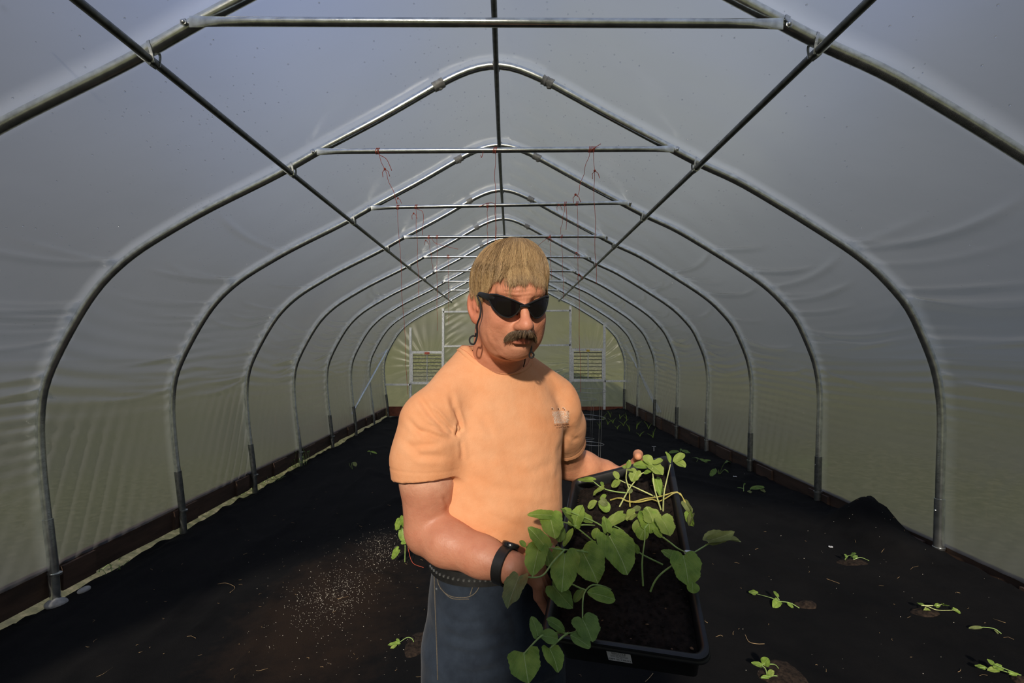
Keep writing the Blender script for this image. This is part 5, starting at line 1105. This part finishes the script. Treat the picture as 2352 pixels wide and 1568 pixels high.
twine('red twine on the fourth crossbar right of the head with knot', 5, 1263, 543, 640, 3, ((1262, 545),), [(1263, 543), (1245, 556), (1230, 570)])
twine('thin red twine hanging from the fourth crossbar at its right half', 5, 1290, 543, 690, 4, ())
twine('short red twine on the fifth crossbar left of the head', 6, 1030, 590, 745, 1, ((1029, 586),))
# ---- wire plant cages
def cage(px, py, d, h, r, label, tops=4):
    x = (px-VX)/F*d; g = ground(x, d); e = empty('wire_cage', (x, d, g), label, 'plant cage', 'round wire plant cages'); n = 4
    for q in range(n):
        a = 2*math.pi*q/n+.5; MB().tube([(x+r*.72*math.cos(a), d+r*.72*math.sin(a), g-.02), (x+r*math.cos(a), d+r*math.sin(a), g+h)], .0022, 6).build('upright_wire', M['wire'], e)
    for i in range(tops):
        t = (i+1)/tops; rr_ = r*(.72+.28*t); a0 = i*1.1; MB().tube([(x+rr_*math.cos(a)*1.01, d+rr_*math.sin(a), g+h*t-.01*math.sin(a+i)) for a in np.linspace(a0, a0+2*math.pi+.25, 34)], .0022, 6).build('hoop_wire', M['wire'], e)
cage(1355, 1050, 4.9, 1.02, .155, 'tall galvanized wire cage just behind the shoulder on the right', 4); cage(1340, 1000, 6.6, .78, .17, 'wire cage standing farther back behind the taller cage', 3)
# ---- unseen posts and plank panel, added behind the camera to shade belly and tray
M['plank'] = pbr('blocker_plank', (.20, .15, .10), .8, 0, .3, 10, bump=.4)
def front():
    y = -1.05; mb = MB()
    for x in (-.325, .175): mb.box((x, y, 1.06), (.05, .05, 2.10))
    tag(mb.build('light_blocker_posts', M['plank'], sharp=30), kind='structure')
    mb = MB()
    for i in range(3): mb.box((-.225+i*.15, y, 1.165), (.145, .03, 2.07))
    for z in (.45, 1.95): mb.box((-.075, y+.03, z), (.44, .03, .1))
    tag(mb.build('light_blocker_panel', M['plank'], sharp=30), kind='structure')
front()
# ------------------------------------------------ things lying and growing on the floor
def fl(px, py, h=0.0):
    p = floor_at(px, py); d = V((px-VX)/F, 1, -(py-VY)/F)
    if h: t = ((p[2]+h)-CZ)/d[2]; p = V(0, 0, CZ)+d*t
    return p
def soil_patch(parent, px, py, rx, ry, seed):
    c = fl(px, py); mb = MB(); n, K = 26, 8; rr = random.Random(seed); sx, sy = rx*c[1]/F, ry*c[1]*c[1]/(F*1.25); vs = []
    for k in range(K+1):
        for i in range(n):
            a = 2*math.pi*i/n; q = k/K; e = 1+.25*noise.noise(Vector((math.cos(a)*1.5, math.sin(a)*1.5, seed))); x = c[0]+sx*q*e*math.cos(a); y = c[1]+sy*q*e*math.sin(a)
            vs.append((x, y, ground(x, y)+.014*(1-q**2)+.006*noise.noise(Vector((x*70, y*70, seed)))*(q < 1)-(.004 if k == K else 0)))
    mb.add(vs, [(k*n+i, (k+1)*n+i, (k+1)*n+(i+1) % n, k*n+(i+1) % n) for k in range(K) for i in range(n)]+[tuple(range(n))]); mb.build('soil_mound', M['soil_brown'], parent)
GT = 'transplanted seedlings on the black ground cloth'
def tx(label, stems, leaves, soil=None, mat='leaf', stemmat='stem', nm='transplant', r0=.0022):
    e = seedling(label, stems, leaves, GT, mat, stemmat, fn=fl, nm=nm, r0=r0)
    if soil: soil_patch(e, *soil)
    return e
tx('limp transplant on the right, long thin stem reaching left to a small leaf', [[(1836, 1396, 0), (1815, 1384, .02), (1790, 1380, .03), (1770, 1372, .03), (1736, 1363, .02)], [(1790, 1378, .03), (1783, 1366, .05)]], [(1736, 1363, .02, 1719, 1356, .02, 14), (1788, 1380, .03, 1776, 1394, .01, 18), (1785, 1368, .05, 1778, 1355, .06, 9), (1808, 1384, .02, 1822, 1395, .01, 9, 'oval')], (1850, 1388, 26, 9, 3))
tx('limp transplant lying in a row at far right, round leaf on top', [[(2122, 1405, 0), (2128, 1392, .03), (2150, 1400, .02), (2175, 1401, .02), (2200, 1400, .01)], [(2116, 1390, .03), (2150, 1390, .03), (2168, 1386, .04)]], [(2166, 1390, .03, 2178, 1388, .05, 14, 'oval'), (2120, 1390, .03, 2106, 1382, .03, 10), (2190, 1398, .01, 2208, 1409, 0, 10), (2122, 1404, .01, 2138, 1400, .01, 12, 'oval', 'leaf_pale'), (2150, 1392, .03, 2160, 1386, .03, 9)], (2122, 1408, 30, 12, 4), stemmat='stem_pale')
tx('flattened transplant by the right picture edge, two thin withered leaves', [[(2300, 1455, 0), (2285, 1444, .01), (2262, 1440, .01), (2240, 1440, .01)]], [(2258, 1440, .01, 2226, 1441, .01, 8, 'oval', 'leaf_wilt'), (2284, 1446, .01, 2294, 1456, 0, 5, 'oval', 'leaf_wilt')])
tx('bushy limp transplant in the lower right picture corner', [[(2345, 1556, 0), (2320, 1545, .02), (2290, 1537, .02), (2250, 1532, .02)], [(2345, 1550, 0), (2310, 1536, .03), (2275, 1522, .04)]], [(2262, 1534, .02, 2238, 1526, .02, 12), (2290, 1537, .02, 2268, 1538, .02, 12, 'true', 'leaf_pale'), (2280, 1525, .04, 2268, 1512, .05, 12), (2300, 1532, .03, 2280, 1530, .03, 14), (2320, 1546, .02, 2346, 1550, .01, 9)], (2345, 1562, 22, 10, 5))
tx('transplant on a brown soil mound right of the tray corner, round upright leaf', [[(1806, 1562, 0), (1785, 1552, .01), (1768, 1553, .01), (1748, 1556, .01)], [(1762, 1550, .01), (1758, 1535, .03), (1750, 1527, .04), (1760, 1522, .05)], [(1760, 1525, .04), (1780, 1526, .03), (1792, 1540, 0)]], [(1752, 1526, .04, 1764, 1512, .07, 20, 'oval'), (1748, 1528, .04, 1725, 1520, .04, 11), (1764, 1550, .01, 1777, 1540, .03, 13, 'oval', 'leaf_pale'), (1768, 1554, .01, 1747, 1555, .01, 9)], (1800, 1555, 58, 34, 6))
tx('small dark transplant in a slit of the cloth near the right wall', [[(1945, 1290, 0), (1941, 1284, .02), (1948, 1276, .04), (1958, 1274, .05)], [(1950, 1290, 0), (1975, 1280, .02), (1996, 1287, 0)]], [(1955, 1276, .04, 1966, 1270, .06, 10), (1945, 1280, .03, 1940, 1272, .05, 8), (1960, 1280, .02, 1970, 1276, .03, 8)], (1958, 1292, 30, 12, 7), mat='leaf_dark')
tx('upright young plant with arching leaves, right of the far tray corner', [[(1652, 1088, 0), (1650, 1078, .04)], [(1653, 1088, 0), (1660, 1070, .10), (1668, 1058, .15)], [(1651, 1088, 0), (1643, 1075, .06)], [(1654, 1088, 0), (1664, 1078, .04), (1672, 1082, .03)]], [(1666, 1060, .15, 1682, 1056, .13, 7, 'oval', 'leaf_dark'), (1645, 1076, .06, 1632, 1092, .02, 12, 'oval', 'leaf_dark'), (1664, 1078, .04, 1674, 1084, .02, 5, 'oval', 'leaf_dark')], r0=.003)
tx('low plant with curled dark leaves beside the white tag, right side', [[(1708, 1128, 0), (1708, 1112, .05)], [(1720, 1127, 0), (1740, 1116, .05), (1756, 1124, .01)]], [(1708, 1114, .05, 1712, 1110, .06, 6, 'oval', 'leaf_dark'), (1708, 1122, .02, 1692, 1118, .02, 5, 'oval', 'leaf_dark'), (1722, 1122, .03, 1756, 1117, .04, 11, 'oval', 'leaf_dark'), (1716, 1128, .01, 1728, 1130, .0, 7, 'oval', 'leaf_wilt'), (1746, 1124, .02, 1760, 1130, 0, 7, 'oval', 'leaf_wilt')], r0=.003)
tx('dark leafed plant just beyond the far tray edge', [[(1562, 1042, 0), (1563, 1034, .04)]], [(1560, 1036, .03, 1536, 1038, .03, 9, 'oval', 'leaf_dark'), (1565, 1034, .04, 1586, 1040, .02, 9, 'oval', 'leaf_dark'), (1562, 1034, .04, 1566, 1030, .06, 5, 'oval', 'leaf_dark')])
tx('small drooping plant between far tray corner and right wall', [[(1600, 1060, 0), (1605, 1052, .04)]], [(1604, 1053, .04, 1590, 1048, .03, 7, 'oval', 'leaf_dark'), (1606, 1053, .04, 1626, 1062, .0, 8, 'oval', 'leaf_dark'), (1612, 1058, .02, 1632, 1056, .02, 6, 'oval', 'leaf_dark')])
tx('limp seedling in a soil hole left of the jeans', [[(952, 1478, 0), (946, 1466, .03), (934, 1464, .03), (916, 1476, .01), (906, 1484, 0)]], [(916, 1476, .01, 890, 1480, .01, 8, 'true', 'leaf'), (912, 1480, .01, 896, 1490, 0, 7, 'oval', 'leaf_pale'), (918, 1474, .02, 910, 1466, .03, 6, 'oval')], (956, 1480, 30, 26, 8), stemmat='stem')
tx('tiny sprout with one square leaf on the left floor', [[(809, 1077, 0), (808, 1064, .07), (812, 1061, .08)], [(805, 1073, 0), (802, 1063, .06)]], [(812, 1061, .08, 818, 1070, .04, 9, 'oval', 'leaf_wilt')], r0=.003)
tx('curled pale leaf seedling on the far left floor', [[(852, 1044, 0), (850, 1036, .04)]], [(850, 1036, .04, 865, 1040, .03, 5, 'oval', 'leaf'), (850, 1036, .04, 843, 1036, .03, 4, 'oval', 'leaf')])
# leggy plant held by twine behind the man's right elbow
pe = tx("leggy plant with hanging leaves tied up behind the man's bare elbow", [[(930, 1290, 0), (930, 1240, .17), (922, 1200, .30), (934, 1170, .40)], [(928, 1230, .20), (940, 1215, .27), (960, 1240, .2), (975, 1262, .15)]], [(918, 1195, .33, 908, 1218, .25, 18), (928, 1186, .36, 936, 1216, .26, 20), (925, 1215, .25, 922, 1242, .17, 18), (935, 1240, .18, 920, 1248, .16, 14), (915, 1262, .12, 898, 1284, .05, 18), (955, 1235, .2, 966, 1252, .16, 14), (944, 1222, .24, 952, 1246, .18, 18)], None, r0=.004)
MB().tube(crom([fl(936, 1242, .15), fl(938, 1262, .08), fl(948, 1292, .01), fl(973, 1303, .005)], 16), .0016, 5).tube([fl(936, 1242, .15)+V(0, 0, .004), fl(939, 1232, .2)], .0016, 5).build('tie_twine', M['twine'], pe)
# sprouts in rows near the far end
rr = random.Random(21)
SPR = ['thin sprout nearest the wire cages, at the far end of the floor', 'second sprout to the right of the wire cages', 'sprout in front of the small row behind the cages', 'sprout between the end wall post and the right hoop foot', 'short sprout close behind the taller wire cage', 'sprout in the middle of the row along the right wall', 'sprout nearest the third right hoop foot from the end', 'sprout beside the brace foot at the right wall', 'leftmost sprout of the far row by the end wall', 'sprout before the red board under the right louvre', 'sprout nearest the camera along the right wall', 'small sprout seen through the wire cage', 'sprout closest to the far right corner', 'sprout by the foot of the braced right hoop']
for i, (x, y) in enumerate([(1402, 958), (1408, 972), (1418, 985), (1432, 978), (1396, 975), (1446, 990), (1470, 1002), (1462, 985), (1385, 965), (1424, 962), (1500, 1005), (1378, 985), (1440, 965), (1490, 985)]):
    p = fl(x, y); e = empty('sprout', p, SPR[i], 'plant', 'grassy sprouts at the far end'); mb = MB()
    for q in range(3):
        a = rr.uniform(-.5, .5); h = rr.uniform(.06, .16); mb.tube([p, p+V(a*.05, 0, h*.5), p+V(a*.2, 0, h)], [.006, .005, .001], 5)
    mb.build('blade', M['leaf'], e)
# weeds along the boards
def weed(px, py, n, h, label, sp=.10):
    p = fl(px, py); e = empty('weed_clump', p, label, 'weeds', 'weed clumps along the boards'); mb = MB(); V2, Fc, U = [], [], []
    for q in range(n):
        a = rr.uniform(0, 6.28); r = sp*math.sqrt(rr.random()); b = p+V(r*math.cos(a), r*math.sin(a)*1.5, 0); b[2] = ground(b[0], b[1]); hh = h*rr.uniform(.4, 1); t = b+V(rr.uniform(-.06, .06), rr.uniform(-.06, .06), hh); mb.tube([b, (b+t)/2+V(.01, 0, .01), t], [.002, .0018, .001], 4)
        for w in range(3):
            c = b+(t-b)*rr.uniform(.4, 1); dr = V(rr.uniform(-1, 1), rr.uniform(-1, 1), rr.uniform(-.3, .5)); dr /= np.linalg.norm(dr); L_ = rr.uniform(.02, .045)*(h/.2)**.5; s = np.cross(dr, V(0, 0, 1)); s /= np.linalg.norm(s)+1e-6; o = len(V2)
            V2 += [c, c+dr*L_*.5+s*L_*.28, c+dr*L_, c+dr*L_*.5-s*L_*.28]; Fc.append((o, o+1, o+2, o+3)); U += [(0, 0), (.5, .5), (0, 1), (-.5, .5)]
    mb.build('stems', M['stem'], e); mk('leaves', V2, Fc, M['leaf_dark'], e, True, None, U)
weed(682, 1072, 30, .26, 'tallest weed clump, at the fourth left hoop foot', .12); weed(560, 1132, 14, .07, 'low weeds at the third left hoop foot'); weed(880, 955, 40, .10, 'weeds at the far left corner of the tunnel', .25); weed(1470, 948, 36, .12, 'weeds at the far right corner of the tunnel', .25)
weed(1880, 1130, 12, .10, 'weed tuft beside the second right hoop foot', .08); weed(1535, 985, 14, .12, 'weeds at the right hoop foot where the brace ends'); weed(620, 1105, 14, .08, 'thin weeds below the left board, between third and fourth hoop'); weed(250, 1310, 10, .05, 'low weed near the pale stone'); weed(445, 1185, 12, .05, 'sparse weeds past the second left hoop foot')
weed(926, 930, 24, .45, "dark plant at the end wall left of the man's sleeve", .10)
# stone, tags
p = fl(192, 1358); v = []; f = Field(span((p[0]-.06, p[0]+.06, .004)), span((p[1]-.08, p[1]+.08, .004)), span((p[2]-.02, p[2]+.05, .004))); f.ell(p+V(0, 0, .008), (.028, .040, .018)); f.ell(p+V(.008, .014, .012), (.018, .024, .016), None, .01); P, Q = f.mesh(); tag(nmesh('stone', P, Q, M['stone']), 'pale grey stone by the nearest left hoop foot', 'stone')
p = V(-2.785+.012, RK[3], .0); p[2] = ground(p[0], p[1]); f = Field(span((p[0]-.1, p[0]+.1, .005)), span((p[1]-.1, p[1]+.1, .005)), span((p[2]-.03, p[2]+.09, .005))); f.ell(p+V(0, -.01, .010), (.060, .055, .030)); f.ell(p+V(.02, -.02, .016), (.035, .035, .024), None, .012); P, Q = f.mesh(); tag(nmesh('concrete_footing', P, Q, M['stone']), 'lump of concrete round the nearest left hoop foot', 'concrete')
def cross(px, py, L_, label, upright=False):
    p = fl(px, py)+V(0, 0, .006); mb = MB()
    if upright: mb.bar(p+V(-L_, 0, .06), p+V(L_, .01, .055), .008, .004); mb.bar(p+V(.0, 0, .05), p+V(0, 0, -.003), .008, .004)
    else:
        for a in (.5, 2.2): mb.bar(p-V(math.cos(a), math.sin(a), 0)*L_, p+V(math.cos(a), math.sin(a), 0)*L_, .010, .004)
    tag(mb.build('plant_tag', M['white'], sharp=30), label, 'plant tag', 'white plant tags')
cross(1688, 1095, .020, 'white crossed plant tag lying near the right wall'); cross(1502, 1036, .028, 'white T shaped tag standing beyond the far tray edge', True); cross(1908, 1257, .012, 'small white tag on the cloth near the second right hoop'); cross(1606, 1304, .010, 'tiny white tag peeking out right of the tray')
# tag tied on the tray wall
q = tray(TW/2-.002, -.02, .002); c = tp(1586, 1272, .012); f = Field(span((c[0]-.03, c[0]+.03, .0016)), span((c[1]-.03, c[1]+.03, .0016)), span((c[2]-.03, c[2]+.02, .0016))); f.cap(c+V(-.008, 0, .003), c+V(.004, 0, 0), .005, .006, .003); f.cap(c+V(.002, 0, -.002), c+V(.010, -.004, -.016), .003, .0022, .003); P, Q = f.mesh(); tag(nmesh('tag_scrap', P, Q, M['white']), 'crumpled white scrap on the right wall of the tray', 'scrap')
# scattered perlite and straw: nobody could count them
def perlite():
    mb = MB(); rr = random.Random(5); n = 0
    while n < 1500:
        k = rr.random()
        if k < .55: px, py = rr.gauss(765, 45), rr.gauss(1365, 38); px += (1365-py)*.5
        elif k < .80: px, py = rr.gauss(875, 28), rr.gauss(1262, 25)
        elif k < .93: px, py = rr.uniform(560, 960), rr.uniform(1230, 1560)
        else: px, py = rr.uniform(1400, 2300), rr.uniform(1080, 1560)
        if py < 1020 or py > 1567 or px < 20: continue
        p = fl(px, py); r = rr.choice([.0007, .0010, .0013, .0018])*(.75+.12*p[1]); mb.ball(p+V(0, 0, r*.7), r, 5); n += 1
    o = mb.build('perlite_grains', M['perlite'], sharp=None); tag(o, 'white perlite grains spilled over the black ground cloth', 'perlite', kind='stuff')
M['perlite'] = pbr('perlite', (.75, .70, .60), .7, 0, .1, 60); M['straw'] = pbr('straw', (.36, .24, .12), .7, 0, .3, 30)
perlite()
def straw():
    mb = MB(); rr = random.Random(9)
    for i in range(170):
        px, py = (rr.uniform(180, 1000), rr.uniform(1100, 1567)) if rr.random() < .6 else (rr.uniform(1300, 2330), rr.uniform(1090, 1567))
        if px < 700 and py < 1500-px*.55: continue
        p = fl(px, py)+V(0, 0, .003); a = rr.uniform(0, 6.28); L_ = rr.uniform(.006, .035)*(1 if rr.random() < .9 else 2); b = V(math.cos(a), math.sin(a), 0)*L_; q = p+b; q[2] = ground(q[0], q[1])+.003; m = (p+q)/2+V(rr.uniform(-.3, .3)*L_, rr.uniform(-.3, .3)*L_, .001)
        mb.tube([p, m, q], rr.uniform(.0004, .0010), 4)
    for ln in ([(500, 1342), (520, 1340), (540, 1350), (528, 1362)], [(1711, 1458), (1720, 1475), (1738, 1480), (1756, 1480)], [(1898, 1330), (1928, 1341)], [(1482, 1567), (1490, 1560), (1500, 1548)]):
        mb.tube(crom([fl(*q)+V(0, 0, .004) for q in ln], 12), .0012, 5)
    o = mb.build('straw_bits', M['straw'], sharp=None); tag(o, 'dry straw and leaf bits strewn over the black ground cloth', 'straw', kind='stuff')
straw()
